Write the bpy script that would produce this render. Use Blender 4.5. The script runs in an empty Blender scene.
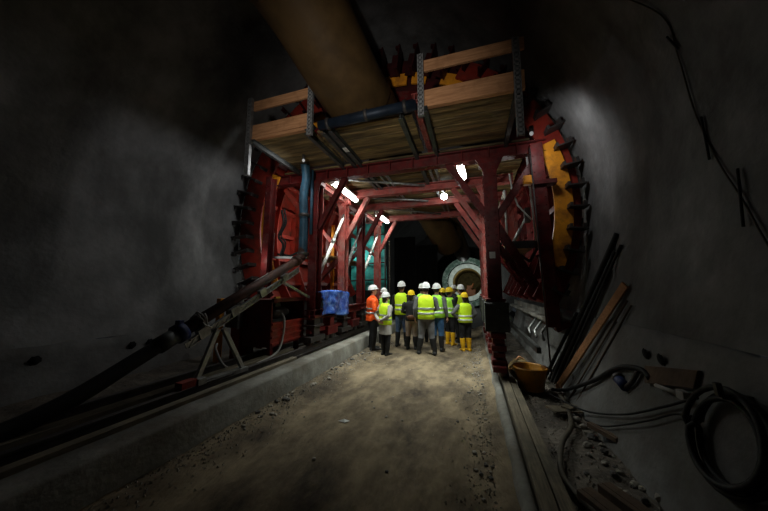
import bpy, bmesh, math, random
from math import sin, cos, pi, sqrt, radians, atan2
from mathutils import Vector, Matrix, noise
random.seed(7)
scene = bpy.context.scene
COL = scene.collection
V = Vector

# ------------------------------------------------------------------ materials
def mat(name, c1, c2=None, scale=6.0, rough=0.7, metal=0.0, bump=0.0, bscale=None, detail=6.0,
        emit=None, estr=0.0, streak=None, dirt=None, dscale=1.5, dstreak=None, dlo=.47, dhi=.68, spec=0.3, lo=0.35, hi=0.65):
    m = bpy.data.materials.new(name); m.use_nodes = True
    nt = m.node_tree; N = nt.nodes; L = nt.links
    b = N['Principled BSDF']
    b.inputs['Roughness'].default_value = rough
    b.inputs['Metallic'].default_value = metal
    b.inputs['Specular IOR Level'].default_value = spec
    if c2 is None: c2 = tuple(x * 0.7 for x in c1)
    tc = N.new('ShaderNodeTexCoord')
    src = tc.outputs['Object']
    if streak:
        mp = N.new('ShaderNodeMapping'); mp.inputs['Scale'].default_value = streak
        L.new(src, mp.inputs['Vector']); vec = mp.outputs['Vector']
    else: vec = src
    n = N.new('ShaderNodeTexNoise'); n.inputs['Scale'].default_value = scale
    n.inputs['Detail'].default_value = detail; n.inputs['Roughness'].default_value = 0.6
    L.new(vec, n.inputs['Vector'])
    r = N.new('ShaderNodeValToRGB')
    r.color_ramp.elements[0].position = lo; r.color_ramp.elements[0].color = (*c2, 1)
    r.color_ramp.elements[1].position = hi; r.color_ramp.elements[1].color = (*c1, 1)
    L.new(n.outputs['Fac'], r.inputs['Fac'])
    colr = r.outputs['Color']
    if dirt:
        n2 = N.new('ShaderNodeTexNoise'); n2.inputs['Scale'].default_value = dscale; n2.inputs['Detail'].default_value = 8
        n2.inputs['Roughness'].default_value = 0.65
        if dstreak:
            mp2 = N.new('ShaderNodeMapping'); mp2.inputs['Scale'].default_value = dstreak
            L.new(src, mp2.inputs['Vector']); L.new(mp2.outputs['Vector'], n2.inputs['Vector'])
        else: L.new(src, n2.inputs['Vector'])
        r2 = N.new('ShaderNodeValToRGB')
        r2.color_ramp.elements[0].position = dlo; r2.color_ramp.elements[0].color = (0, 0, 0, 1)
        r2.color_ramp.elements[1].position = dhi; r2.color_ramp.elements[1].color = (1, 1, 1, 1)
        L.new(n2.outputs['Fac'], r2.inputs['Fac'])
        mx = N.new('ShaderNodeMix'); mx.data_type = 'RGBA'
        L.new(r2.outputs['Color'], mx.inputs[0]); L.new(colr, mx.inputs[6]); mx.inputs[7].default_value = (*dirt, 1)
        colr = mx.outputs[2]
    L.new(colr, b.inputs['Base Color'])
    if bump:
        nb = N.new('ShaderNodeTexNoise'); nb.inputs['Scale'].default_value = bscale or scale * 3
        nb.inputs['Detail'].default_value = 8
        L.new(vec, nb.inputs['Vector'])
        bp = N.new('ShaderNodeBump'); bp.inputs['Strength'].default_value = bump; bp.inputs['Distance'].default_value = 0.03
        L.new(nb.outputs['Fac'], bp.inputs['Height']); L.new(bp.outputs['Normal'], b.inputs['Normal'])
    if emit:
        b.inputs['Emission Color'].default_value = (*emit, 1); b.inputs['Emission Strength'].default_value = estr
    return m

M = {}
M['concrete'] = mat('concrete_lining', (.27, .27, .265), (.15, .15, .148), 1.3, .8, bump=.3, bscale=14, dirt=(.085, .085, .082), dscale=.9, dstreak=(1, 1, .55), dlo=.42, dhi=.66)
M['kicker'] = mat('concrete_kicker', (.22, .22, .21), (.13, .13, .125), 2.2, .85, bump=.3, bscale=18, dirt=(.11, .10, .09), dscale=.9)
M['kerb'] = mat('concrete_kerb', (.27, .265, .235), (.15, .145, .125), 3, .85, bump=.3, bscale=20, dirt=(.13, .115, .09), dscale=1.8)
M['dirt'] = mat('packed_dirt', (.27, .21, .13), (.13, .10, .062), 2.6, .95, bump=1.0, bscale=16, dirt=(.045, .034, .024), dscale=1.7, dstreak=(1, .45, 1), dlo=.42, dhi=.66, streak=(1, .45, 1))
M['side_dirt'] = mat('side_dirt', (.17, .145, .115), (.085, .072, .06), 3, .95, bump=.9, bscale=18, dirt=(.06, .052, .046), dscale=1.2)
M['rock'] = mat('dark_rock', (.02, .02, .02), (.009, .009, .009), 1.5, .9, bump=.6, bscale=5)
M['stone'] = mat('pale_stone', (.36, .33, .28), (.2, .18, .15), 8, .9, bump=.4)
M['stone_dark'] = mat('dark_stone', (.13, .12, .11), (.07, .065, .06), 8, .9, bump=.4)
M['red'] = mat('red_paint', (.15, .013, .012), (.065, .008, .008), 5, .45, .1, bump=.08, dirt=(.10, .03, .026), dscale=7)
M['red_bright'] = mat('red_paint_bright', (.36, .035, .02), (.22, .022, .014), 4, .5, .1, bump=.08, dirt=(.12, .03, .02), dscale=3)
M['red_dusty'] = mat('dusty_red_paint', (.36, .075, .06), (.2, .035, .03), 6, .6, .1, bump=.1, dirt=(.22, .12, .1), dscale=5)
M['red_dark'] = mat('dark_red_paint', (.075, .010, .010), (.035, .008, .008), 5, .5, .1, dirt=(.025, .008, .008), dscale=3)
M['yellow'] = mat('ochre_paint', (.92, .36, .02), (.72, .26, .016), 4, .55, .05, bump=.05, dirt=(.3, .11, .02), dscale=3)
M['timber'] = mat('rough_timber', (.60, .30, .14), (.40, .19, .085), 3, .8, streak=(1, 14, 14), bump=.2, dirt=(.30, .14, .06), dscale=2)
M['timber_raw'] = mat('shuttering_timber', (.34, .23, .09), (.15, .10, .04), 2.2, .8, streak=(1, 12, 12), bump=.25, dirt=(.07, .05, .024), dscale=1.2, dstreak=(.5, 4.5, 1), dlo=.42, dhi=.6)
M['timber_y'] = mat('weathered_timber', (.23, .19, .13), (.12, .1, .07), 4, .85, streak=(14, 1, 14), bump=.3, dirt=(.09, .08, .06), dscale=2.5)
M['galv'] = mat('galvanised_steel', (.42, .43, .42), (.26, .27, .27), 9, .4, .7, dirt=(.15, .14, .13), dscale=5)
M['greysteel'] = mat('grey_steel', (.085, .09, .085), (.045, .047, .045), 6, .5, .4)
M['darksteel'] = mat('dark_steel', (.09, .08, .075), (.045, .04, .038), 8, .5, .5, bump=.1)
M['perforated'] = mat('perforated_steel', (.34, .34, .33), (.2, .2, .2), 14, .5, .3)
M['white_metal'] = mat('white_metal', (.72, .72, .68), (.5, .5, .46), 6, .5, .1, dirt=(.3, .28, .25), dscale=6)
M['rust'] = mat('rusty_pipe', (.105, .045, .032), (.05, .026, .02), 7, .6, .3, bump=.15, dirt=(.035, .025, .022), dscale=4)
M['bluepipe'] = mat('blue_pipe', (.035, .10, .15), (.02, .055, .085), 6, .45, .1, dirt=(.02, .03, .04), dscale=4)
M['navy'] = mat('dark_blue_steel', (.016, .026, .042), (.01, .015, .024), 6, .5, .3)
M['bluerub'] = mat('blue_clamp', (.02, .035, .12), (.012, .02, .07), 6, .5)
M['tarp'] = mat('blue_tarpaulin', (.02, .085, .42), (.01, .04, .2), 7, .4, bump=.5, bscale=9, dirt=(.16, .27, .55), dscale=9)
M['duct'] = mat('ochre_duct', (.10, .058, .022), (.062, .036, .014), 3, .5, .0, bump=.1, dirt=(.07, .04, .016), dscale=1.3)
M['teal'] = mat('teal_sheet', (.08, .50, .44), (.03, .25, .23), 4, .6, dirt=(.02, .09, .09), dscale=1.8)
M['black'] = mat('black_rubber', (.016, .016, .016), (.008, .008, .008), 10, .6, bump=.1)
M['hose_brown'] = mat('muddy_hose', (.10, .085, .06), (.05, .042, .032), 8, .7)
M['tub'] = mat('yellow_tub', (.62, .27, .02), (.42, .17, .015), 5, .5, dirt=(.22, .13, .06), dscale=5)
M['tubein'] = mat('mortar_residue', (.17, .13, .08), (.09, .07, .05), 7, .9, bump=.5)
M['lamp'] = mat('lit_tube', (.9, .95, .95), (.9, .95, .95), 1, .4, emit=(.92, 1, .96), estr=14)
M['bulb'] = mat('lit_bulb', (.9, .95, .95), (.9, .95, .95), 1, .4, emit=(.92, 1, .98), estr=30)
M['dimbulb'] = mat('dim_bulb', (.8, .8, .75), (.8, .8, .75), 1, .4, emit=(.95, .97, 1), estr=.2)
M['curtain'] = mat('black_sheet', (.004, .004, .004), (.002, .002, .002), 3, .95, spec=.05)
M['palering'] = mat('pale_ring_steel', (.62, .68, .62), (.4, .46, .42), 3, .5, .1)
M['greenring'] = mat('green_grey_ring', (.10, .16, .13), (.05, .09, .07), 3, .5, .1, dirt=(.3, .36, .32), dscale=3)
M['bore'] = mat('olive_bore', (.30, .24, .10), (.15, .12, .05), 3, .8, bump=.3)
M['orange'] = mat('orange_machine', (.34, .13, .06), (.18, .08, .04), 3, .5)
M['label'] = mat('white_sticker', (.75, .75, .72), (.6, .6, .57), 3, .5)
M['labely'] = mat('yellow_sticker', (.75, .6, .1), (.6, .45, .08), 3, .5)
M['brick'] = mat('dull_brown', (.13, .085, .055), (.08, .055, .04), 6, .85, bump=.3)
M['hole'] = mat('dark_hole', (.008, .008, .008), (.005, .005, .005), 6, .9)
# people
M['skin'] = mat('skin', (.50, .28, .2), (.42, .22, .15), 8, .55)
M['eye'] = mat('eye', (.5, .5, .48), (.4, .4, .4), 8, .3)
M['mouth'] = mat('lips', (.35, .13, .11), (.3, .1, .09), 8, .5)
M['hair'] = mat('dark_hair', (.03, .02, .014), (.015, .01, .008), 30, .6, streak=(8, 8, 1))
M['hivis'] = mat('hi_vis_lime', (.70, 1.0, .03), (.55, .86, .02), 7, .6, bump=.5, bscale=9, emit=(.55, .8, .02), estr=.05)  # slight glow added to the cloth so the vests look brighter
M['hivisg'] = mat('hi_vis_green', (.46, .95, .07), (.34, .78, .05), 7, .6, bump=.5, bscale=9, emit=(.4, .8, .04), estr=.04)  # same added glow for the green vests
M['hiorange'] = mat('hi_vis_orange', (1.0, .12, .015), (.85, .085, .012), 7, .6, bump=.5, bscale=8, emit=(1, .12, .01), estr=.06)  # same added glow for the orange jacket
M['stripe'] = mat('reflective_tape', (.72, .74, .72), (.55, .57, .55), 12, .35, .2)
M['stripe_dim'] = mat('dull_reflective_tape', (.36, .38, .33), (.26, .28, .24), 12, .4, .2)
M['greycloth'] = mat('grey_cloth', (.15, .155, .16), (.10, .10, .105), 9, .85, bump=.4, bscale=10)
M['palecoat'] = mat('pale_grey_coat', (.42, .40, .37), (.3, .29, .27), 7, .85, bump=.4, bscale=8)
M['blackcloth'] = mat('black_cloth', (.018, .018, .02), (.010, .010, .011), 9, .8, bump=.4, bscale=10)
M['jeans'] = mat('blue_denim', (.07, .11, .19), (.04, .065, .12), 12, .85, bump=.4, bscale=10)
M['jeansb'] = mat('bright_denim', (.045, .12, .24), (.025, .07, .15), 12, .85, bump=.4, bscale=10)
M['khaki'] = mat('tan_cloth', (.30, .23, .17), (.2, .15, .11), 9, .85, bump=.4, bscale=10)
M['leather'] = mat('brown_leather', (.17, .07, .03), (.1, .04, .02), 9, .5)
M['yboot'] = mat('yellow_rubber', (.78, .43, .015), (.6, .32, .012), 6, .4)
M['whelm'] = mat('white_plastic', (.84, .85, .84), (.74, .75, .75), 5, .3)
M['yhelm'] = mat('yellow_plastic', (.88, .62, .02), (.75, .5, .015), 5, .3)

# ------------------------------------------------------------------ mesh builder
class MB:
    def __init__(s): s.v = []; s.f = []; s.smooth = []
    def add(s, vs, fs, smooth=False):
        o = len(s.v); s.v += [V(p) for p in vs]
        for f in fs: s.f.append([i + o for i in f]); s.smooth.append(smooth)
        return s
    def box(s, c, size, rot=None):
        h = V(size) / 2; vs = []
        for z in (-1, 1):
            for y in (-1, 1):
                for x in (-1, 1):
                    p = V((x * h.x, y * h.y, z * h.z))
                    if rot is not None: p = rot @ p
                    vs.append(p + V(c))
        return s.add(vs, [(0, 2, 3, 1), (4, 5, 7, 6), (0, 1, 5, 4), (2, 6, 7, 3), (0, 4, 6, 2), (1, 3, 7, 5)])
    def bb(s, x0, x1, y0, y1, z0, z1):
        return s.box(((x0 + x1) / 2, (y0 + y1) / 2, (z0 + z1) / 2), (abs(x1 - x0), abs(y1 - y0), abs(z1 - z0)))
    @staticmethod
    def frame(p0, p1, up=None):
        d = (V(p1) - V(p0)); l = d.length; d.normalize()
        u = V(up) if up is not None else (V((0, 1, 0)) if abs(d.y) < .9 else V((0, 0, 1)))
        x = d.cross(u)
        if x.length < 1e-5: x = d.cross(V((1, 0, 0)))
        x.normalize(); u = x.cross(d)
        return Matrix((x, u, d)).transposed(), l
    def bar(s, p0, p1, w, h, up=None):
        """rectangular bar; h is measured along up, w across it"""
        R, l = s.frame(p0, p1, up)
        return s.box((V(p0) + V(p1)) / 2, (w, h, l), R)
    def ibeam(s, p0, p1, w, h, t=.018, up=None, rivets=.14):
        """w = flange width (across up), h = depth along up"""
        R, l = s.frame(p0, p1, up); c = (V(p0) + V(p1)) / 2
        for k in (-1, 1): s.box(c + R @ V((0, k * (h - t) / 2, 0)), (w, t, l), R)
        s.box(c, (t, h - 2 * t, l), R)
        if rivets:
            n = max(1, int(l / rivets))
            for i in range(n):
                z = -l / 2 + l * (i + .5) / n
                for k in (-1, 1):
                    for j in (-1, 1): s.dome(c + R @ V((j * w * .3, k * h / 2, z)), R @ V((0, k, 0)), .016)
        return s
    def dome(s, c, n, r):
        n = V(n); a = n.orthogonal().normalized(); b = n.cross(a)
        vs = [V(c) + (a * cos(i * pi / 3) + b * sin(i * pi / 3)) * r for i in range(6)]
        vs += [V(c) + (a * cos(i * pi / 3) + b * sin(i * pi / 3)) * r * .6 + n * r * .7 for i in range(6)]
        fs = [(i, (i + 1) % 6, 6 + (i + 1) % 6, 6 + i) for i in range(6)] + [tuple(range(6, 12))]
        return s.add(vs, fs)
    def rings(s, rs, cap0=True, cap1=True, smooth=True, closed=True):
        n = len(rs[0]); vs = [p for r in rs for p in r]; fs = []
        for i in range(len(rs) - 1):
            for j in range(n if closed else n - 1):
                k = (j + 1) % n
                fs.append((i * n + j, i * n + k, (i + 1) * n + k, (i + 1) * n + j))
        if closed and cap0: fs.append(tuple(reversed(range(n))))
        if closed and cap1: fs.append(tuple(range((len(rs) - 1) * n, len(rs) * n)))
        return s.add(vs, fs, smooth)
    def tube(s, pts, rad, n=12, cap=True, flat=1.0):
        pts = [V(p) for p in pts]
        if not isinstance(rad, (list, tuple)): rad = [rad] * len(pts)
        t0 = (pts[1] - pts[0]).normalized(); a = t0.orthogonal().normalized(); rs = []
        for i, p in enumerate(pts):
            t = (pts[min(i + 1, len(pts) - 1)] - pts[max(i - 1, 0)]).normalized()
            a = (a - t * a.dot(t)).normalized(); b = t.cross(a)
            rs.append([p + a * cos(2 * pi * k / n) * rad[i] + b * sin(2 * pi * k / n) * rad[i] * flat for k in range(n)])
        return s.rings(rs, cap, cap)
    def hollow(s, pts, r, wall, n=20):
        s.tube(pts, r, n, False); s.tube(list(reversed(pts)), r - wall, n, False); return s
    def ell(s, c, r, n=14, m=9, R=None):
        rs = []
        for i in range(m):
            a = -pi / 2 + pi * (i + .35) / (m - .3)
            ring = [V((r[0] * cos(a) * cos(2 * pi * k / n), r[1] * cos(a) * sin(2 * pi * k / n), r[2] * sin(a))) for k in range(n)]
            rs.append([(R @ p if R is not None else p) + V(c) for p in ring])
        return s.rings(rs)
    def lathe(s, c, prof, n=24, sx=1, sy=1, R=None, cap0=False, cap1=False):
        rs = []
        for r, z in prof:
            ring = [V((r * sx * cos(2 * pi * k / n), r * sy * sin(2 * pi * k / n), z)) for k in range(n)]
            rs.append([(R @ p if R is not None else p) + V(c) for p in ring])
        return s.rings(rs, cap0, cap1)
    def build(s, name, m, parent=None, bevel=0, remesh=0, origin=None, smoothmod=0, xf=None):
        me = bpy.data.meshes.new(name)
        vs = [xf(p) for p in s.v] if xf is not None else s.v
        if parent is not None: off = V(parent.get('_w', (0, 0, 0)))
        elif origin is not None: off = V(origin)
        else:
            xs = [p.x for p in vs]; ys = [p.y for p in vs]; zs = [p.z for p in vs]
            off = V(((min(xs) + max(xs)) / 2, (min(ys) + max(ys)) / 2, min(zs)))
        me.from_pydata([tuple(p - off) for p in vs], [], s.f)
        me.polygons.foreach_set('use_smooth', s.smooth)
        me.materials.append(M[m] if isinstance(m, str) else m)
        bm = bmesh.new(); bm.from_mesh(me)
        bmesh.ops.recalc_face_normals(bm, faces=bm.faces); bm.to_mesh(me); bm.free()
        o = bpy.data.objects.new(name, me); COL.objects.link(o)
        if parent is not None:
            o.parent = parent; o['_w'] = tuple(off)
        else:
            o.location = off; o['_w'] = tuple(off)
        if bevel:
            bv = o.modifiers.new('bevel', 'BEVEL'); bv.width = bevel; bv.segments = 2; bv.limit_method = 'ANGLE'
        if remesh:
            rm = o.modifiers.new('remesh', 'REMESH'); rm.mode = 'VOXEL'; rm.voxel_size = remesh; rm.use_smooth_shade = True
            if smoothmod:
                sm = o.modifiers.new('smooth', 'SMOOTH'); sm.factor = .5; sm.iterations = smoothmod
        return o

def tag(o, label, cat, group=None):
    o['label'] = label; o['category'] = cat
    if group: o['group'] = group
    return o
def thing(name, loc, label, cat, group=None):
    o = bpy.data.objects.new(name, None); COL.objects.link(o)
    o.location = loc; o['_w'] = tuple(loc); o.empty_display_size = .2
    return tag(o, label, cat, group)
def struct(o): o['kind'] = 'structure'; return o
def clone(root, loc, label=None, rot=None):
    r = root.copy(); COL.objects.link(r); r.location = loc
    if rot is not None: r.rotation_euler = rot
    if label: r['label'] = label
    for ch in root.children:
        c = ch.copy(); COL.objects.link(c); c.parent = r
        for g in ch.children:
            d = g.copy(); COL.objects.link(d); d.parent = c
    return r
def fbm(x, y, z=0, o=4):
    return noise.fractal(V((x, y, z)), 1.0, 2.0, o)

# ------------------------------------------------------------------ tunnel shell
XC, ZC, RR = -1.85, 3.2, 3.78
LOWP = [(-.3, 3.12), (0, 3.2), (.6, 3.38), (1.2, 3.53), (1.8, 3.66), (2.5, 3.75), (3.2, 3.78)]
def half(z):
    if z >= ZC: return sqrt(max(0, RR * RR - (z - ZC) ** 2))
    for (a, b), (c, d) in zip(LOWP, LOWP[1:]):
        if a <= z <= c: return b + (d - b) * (z - a) / (c - a)
    return LOWP[0][1]
Y0, Y1 = -7.0, 12.2
JOINT = 1.28
def vault(name, prof, m, y0=Y0, y1=Y1, dy=.16, amp=.012, joints=(4.45,)):
    mb = MB(); ny = int((y1 - y0) / dy) + 1; rs = []
    for i in range(ny):
        y = y0 + (y1 - y0) * i / (ny - 1); ring = []
        for (x, z) in prof:
            d = V((XC - x, 0, ZC - z)); d.normalize()
            k = amp * fbm(y * .7, x * .9, z * .9)
            for j in joints:
                if abs(y - j) < .1 and z > JOINT + .6: k += .03
            ring.append(V((x, y, z)) + d * k)
        rs.append(ring)
    mb.rings(rs, closed=False)
    return struct(mb.build(name, m, origin=(0, 0, 0)))
A0 = radians(42)
arc = lambda a: (XC + RR * cos(a), ZC + RR * sin(a))
zs = [JOINT + (ZC - JOINT) * i / 14 for i in range(15)]; zl = [.96 + (ZC - .96) * i / 14 for i in range(15)]
up = [A0 * i / 14 for i in range(1, 15)]
pr_r = [(XC + half(z), z) for z in zs] + [arc(a) for a in up]
pr_l = [(XC - half(z), z) for z in zl] + [arc(pi - a) for a in up]
pr_c = [arc(A0 + (pi - 2 * A0) * i / 40) for i in range(41)]
wall_right = vault('wall_right', pr_r, 'concrete')
wall_left = vault('wall_left', pr_l, 'concrete', joints=(4.45, 2.35))
ceiling = vault('ceiling', pr_c, 'concrete')
# kicker walls below the ragged casting joint
def kicker(name, s):
    mb = MB(); rs = []
    for i in range(240):
        y = Y0 + (Y1 - Y0) * i / 239; ring = []
        jt = JOINT + .035 * fbm(y * 2.2, 3.1 * s) + .015 * fbm(y * 9, s)
        JT = JOINT if s > 0 else .96
        jt += JT - JOINT
        for k in range(11):
            z = -.25 + (jt + .25) * k / 10
            x = XC + s * (half(z) - .018 - .012 * fbm(y * .8, z, s))
            ring.append(V((x, y, z)))
        ring.append(V((XC + s * (half(jt) + .05), y, jt + .004)))
        rs.append(ring)
    mb.rings(rs, closed=False)
    return struct(mb.build(name, 'kicker', origin=(0, 0, 0)))
kick_r = kicker('trim_right', 1); kick_l = kicker('trim_left', -1)
# round tie holes in the kickers
def hole(parent, x, y, z, r, s):
    mb = MB(); n = V((-s, 0, -.18)).normalized(); a = V((0, 1, 0)); b = n.cross(a)
    for q, (rr, d) in enumerate(((1, .006), (.72, .012))):
        mb.rings([[V((x, y, z)) + n * d + (a * cos(t * pi / 9) * 1.0 + b * sin(t * pi / 9)) * r * rr * (1 + .12 * sin(t * 2.3)) for t in range(18)],
                  [V((x, y, z)) + n * (d + .006) + (a * cos(t * pi / 9) + b * sin(t * pi / 9)) * r * rr * .9 for t in range(18)]])
    mb.build('tie_hole', 'hole', parent)
for (y, z) in ((3.52, 1.05), (3.28, 1.05), (1.6, 1.02)): hole(kick_r, XC + half(z) - .025, y, z, .055, 1)
for (y, z) in ((3.19, .79), (3.45, .79), (2.14, .8)): hole(kick_l if z < 1.2 else wall_left, XC - half(z) + .03, y, z, .06, -1)

# dark excavated tunnel beyond and behind, and its end
def rough_vault(name, y0, y1, R, m, amp):
    mb = MB(); rs = []; ny = int((y1 - y0) / .6) + 2
    for i in range(ny):
        y = y0 + (y1 - y0) * i / (ny - 1); ring = []
        for k in range(61):
            a = -radians(38) + (pi + 2 * radians(38)) * k / 60
            r = R + amp * fbm(cos(a) * 2.5, y * .6, sin(a) * 2.5)
            ring.append(V((XC + r * cos(a), y, ZC + r * sin(a))))
        rs.append(ring)
    mb.rings(rs, closed=False); return struct(mb.build(name, m, origin=(0, 0, 0)))
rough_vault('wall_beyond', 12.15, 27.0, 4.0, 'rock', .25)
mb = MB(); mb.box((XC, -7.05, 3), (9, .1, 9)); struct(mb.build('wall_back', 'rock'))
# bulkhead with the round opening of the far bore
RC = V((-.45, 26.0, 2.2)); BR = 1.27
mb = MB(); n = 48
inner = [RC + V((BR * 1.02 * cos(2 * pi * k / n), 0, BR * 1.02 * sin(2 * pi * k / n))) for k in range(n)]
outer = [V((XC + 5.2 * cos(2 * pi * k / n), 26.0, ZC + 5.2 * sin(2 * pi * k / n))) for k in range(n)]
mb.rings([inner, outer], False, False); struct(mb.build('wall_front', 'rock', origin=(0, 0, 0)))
mb = MB()
mb.hollow([RC + V((0, .02, 0)), RC + V((0, 9, 0))], 1.65, .33, 40)
mb.rings([[RC + V((1.4 * cos(2 * pi * k / n), 9, 1.4 * sin(2 * pi * k / n))) for k in range(n)],
          [RC + V((.05 * cos(2 * pi * k / n), 9.01, .05 * sin(2 * pi * k / n))) for k in range(n)]], False, True)
struct(mb.build('wall_bore', 'bore', origin=(0, 0, 0)))

# ------------------------------------------------------------------ ground
def path_h(x, y):
    rut = 0
    for c, w, d in ((-2.25, .22, .035), (-.75, .25, .05), (-1.55, .3, -.02), (-.1, .2, .03)):
        c2 = c + .12 * sin(y * .35 + c)
        rut -= d * math.exp(-((x - c2) / w) ** 2)
    e = .05 * math.exp(-((x + 2.82) / .22) ** 2) + .07 * math.exp(-((x - .3) / .16) ** 2)
    tread = 0
    if -.05 < x < .35: tread = .012 * sin(y * 26) * math.exp(-((x - .08) / .12) ** 2)
    return rut + e + tread + .018 * fbm(x * 2.2, y * 2.2) + .012 * fbm(x * 8, y * 8) + .01
def ground(name, x0, x1, y0, y1, hf, m, d):
    nx = int((x1 - x0) / d) + 1; ny = int((y1 - y0) / d) + 1; mb = MB()
    rs = [[V((x0 + (x1 - x0) * i / (nx - 1), y0 + (y1 - y0) * j / (ny - 1), 0)) for i in range(nx)] for j in range(ny)]
    for r in rs:
        for p in r: p.z = hf(p.x, p.y)
    mb.rings(rs, closed=False); return struct(mb.build(name, m, origin=(0, 0, 0)))
ground('floor', -2.9, .34, -1.0, 13.0, path_h, 'dirt', .045)
mb = MB(); mb.bb(-6.5, 3, -7, 27, -.3, -.12); struct(mb.build('floor_base', 'side_dirt'))
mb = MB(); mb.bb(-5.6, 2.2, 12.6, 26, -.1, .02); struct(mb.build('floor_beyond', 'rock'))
def side_h(x, y):
    h = -.02 + .05 * max(0, (x - .9)) + .03 * fbm(x * 3, y * 3) + .02 * fbm(x * 10, y * 10)
    return h
ground('floor_side', .6, 1.5, -1.0, 12.3, side_h, 'side_dirt', .06)
# left kerb and bench
mb = MB(); rs = []
for i in range(110):
    y = -1 + 13.2 * i / 109; k = .008 * fbm(y * 2, 7.7)
    rs.append([V((-2.84 + k, y, -.1)), V((-2.85 + k, y, .36)), V((-2.87 + k, y, .385)), V((-3.12, y, .4 + .006 * fbm(y * 3, 2))), V((-3.14, y, .28))])
mb.rings(rs, closed=False); struct(mb.build('kerb_left', 'kerb', origin=(0, 0, 0)))
ground('floor_bench', -5.3, -3.1, -1.0, 12.3, lambda x, y: .30 + .03 * fbm(x * 3, y * 3) + .1 * max(0, -x - 4.5), 'side_dirt', .08)
# right kerb
mb = MB(); rs = []
for i in range(150):
    y = -1 + 13.2 * i / 149; k = .014 * fbm(y * 2.5, 1.7)
    k *= 1.8
    rs.append([V((.27 + k, y, -.12)), V((.275 + k, y, .09)), V((.30 + k, y, .135 + k * .5)), V((.36, y, .15)), V((.385, y, .12)), V((.39, y, -.1))])
mb.rings(rs, closed=False); struct(mb.build('kerb_right', 'kerb', origin=(0, 0, 0)))

# rails on the bench (left): two steel rails, timber sleepers
def rail(x, y0, y1, z, label, m='darksteel'):
    mb = MB()
    mb.bb(x - .06, x + .06, y0, y1, z, z + .02); mb.bb(x - .012, x + .012, y0, y1, z + .02, z + .10); mb.bb(x - .035, x + .035, y0, y1, z + .10, z + .13)
    return tag(mb.build('track_rail', m, bevel=.004), label, 'rail')
rail(-3.42, -.8, 12, .34, 'steel track rail on the bench just behind the concrete kerb')
rail(-4.05, -.8, 12, .34, 'steel track rail on the bench closer to the curved wall')
for i, (x, w, y0, y1) in enumerate(((-3.2, .1, .4, 4.6), (-3.72, .16, .6, 5.2))):
    mb = MB(); mb.bar((x, y0, .40 + .02 * i), (x + .02, y1, .41), w, .07, (0, 0, 1))
    tag(mb.build('timber_beam', 'timber_y', bevel=.006), ['narrow dusty timber beam lying on top of the concrete kerb', 'wide dusty timber beam lying between the two track rails'][i], 'beam')
# timber baulks along the right kerb
for i, (x, w, y0, y1, h) in enumerate(((.465, .115, -.5, 5.9, .16), (.59, .105, -.5, 5.6, .14))):
    mb = MB(); segs = []
    for k in range(24):
        y = y0 + (y1 - y0) * k / 23; dx = .012 * fbm(y * .7, i * 5)
        segs.append([V((x + dx - w / 2, y, -.08)), V((x + dx + w / 2, y, -.08)), V((x + dx + w / 2, y, h)), V((x + dx - w / 2, y, h + .004))])
    mb.rings(segs, smooth=False)
    tag(mb.build('timber_baulk', 'timber_y', bevel=.008), ['long grey timber baulk lying against the right concrete kerb', 'long grey timber baulk on the outer side, toward the bucket'][i], 'timber')
mb = MB(); x = .47
mb.bb(x - .07, x + .07, 5.95, 12.0, .02, .05); mb.bb(x - .014, x + .014, 5.95, 12.0, .05, .13); mb.bb(x - .04, x + .04, 5.95, 12.0, .13, .165)
tag(mb.build('track_rail', 'rust', bevel=.004), 'rusty track rail under the right column bogie', 'rail')

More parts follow.
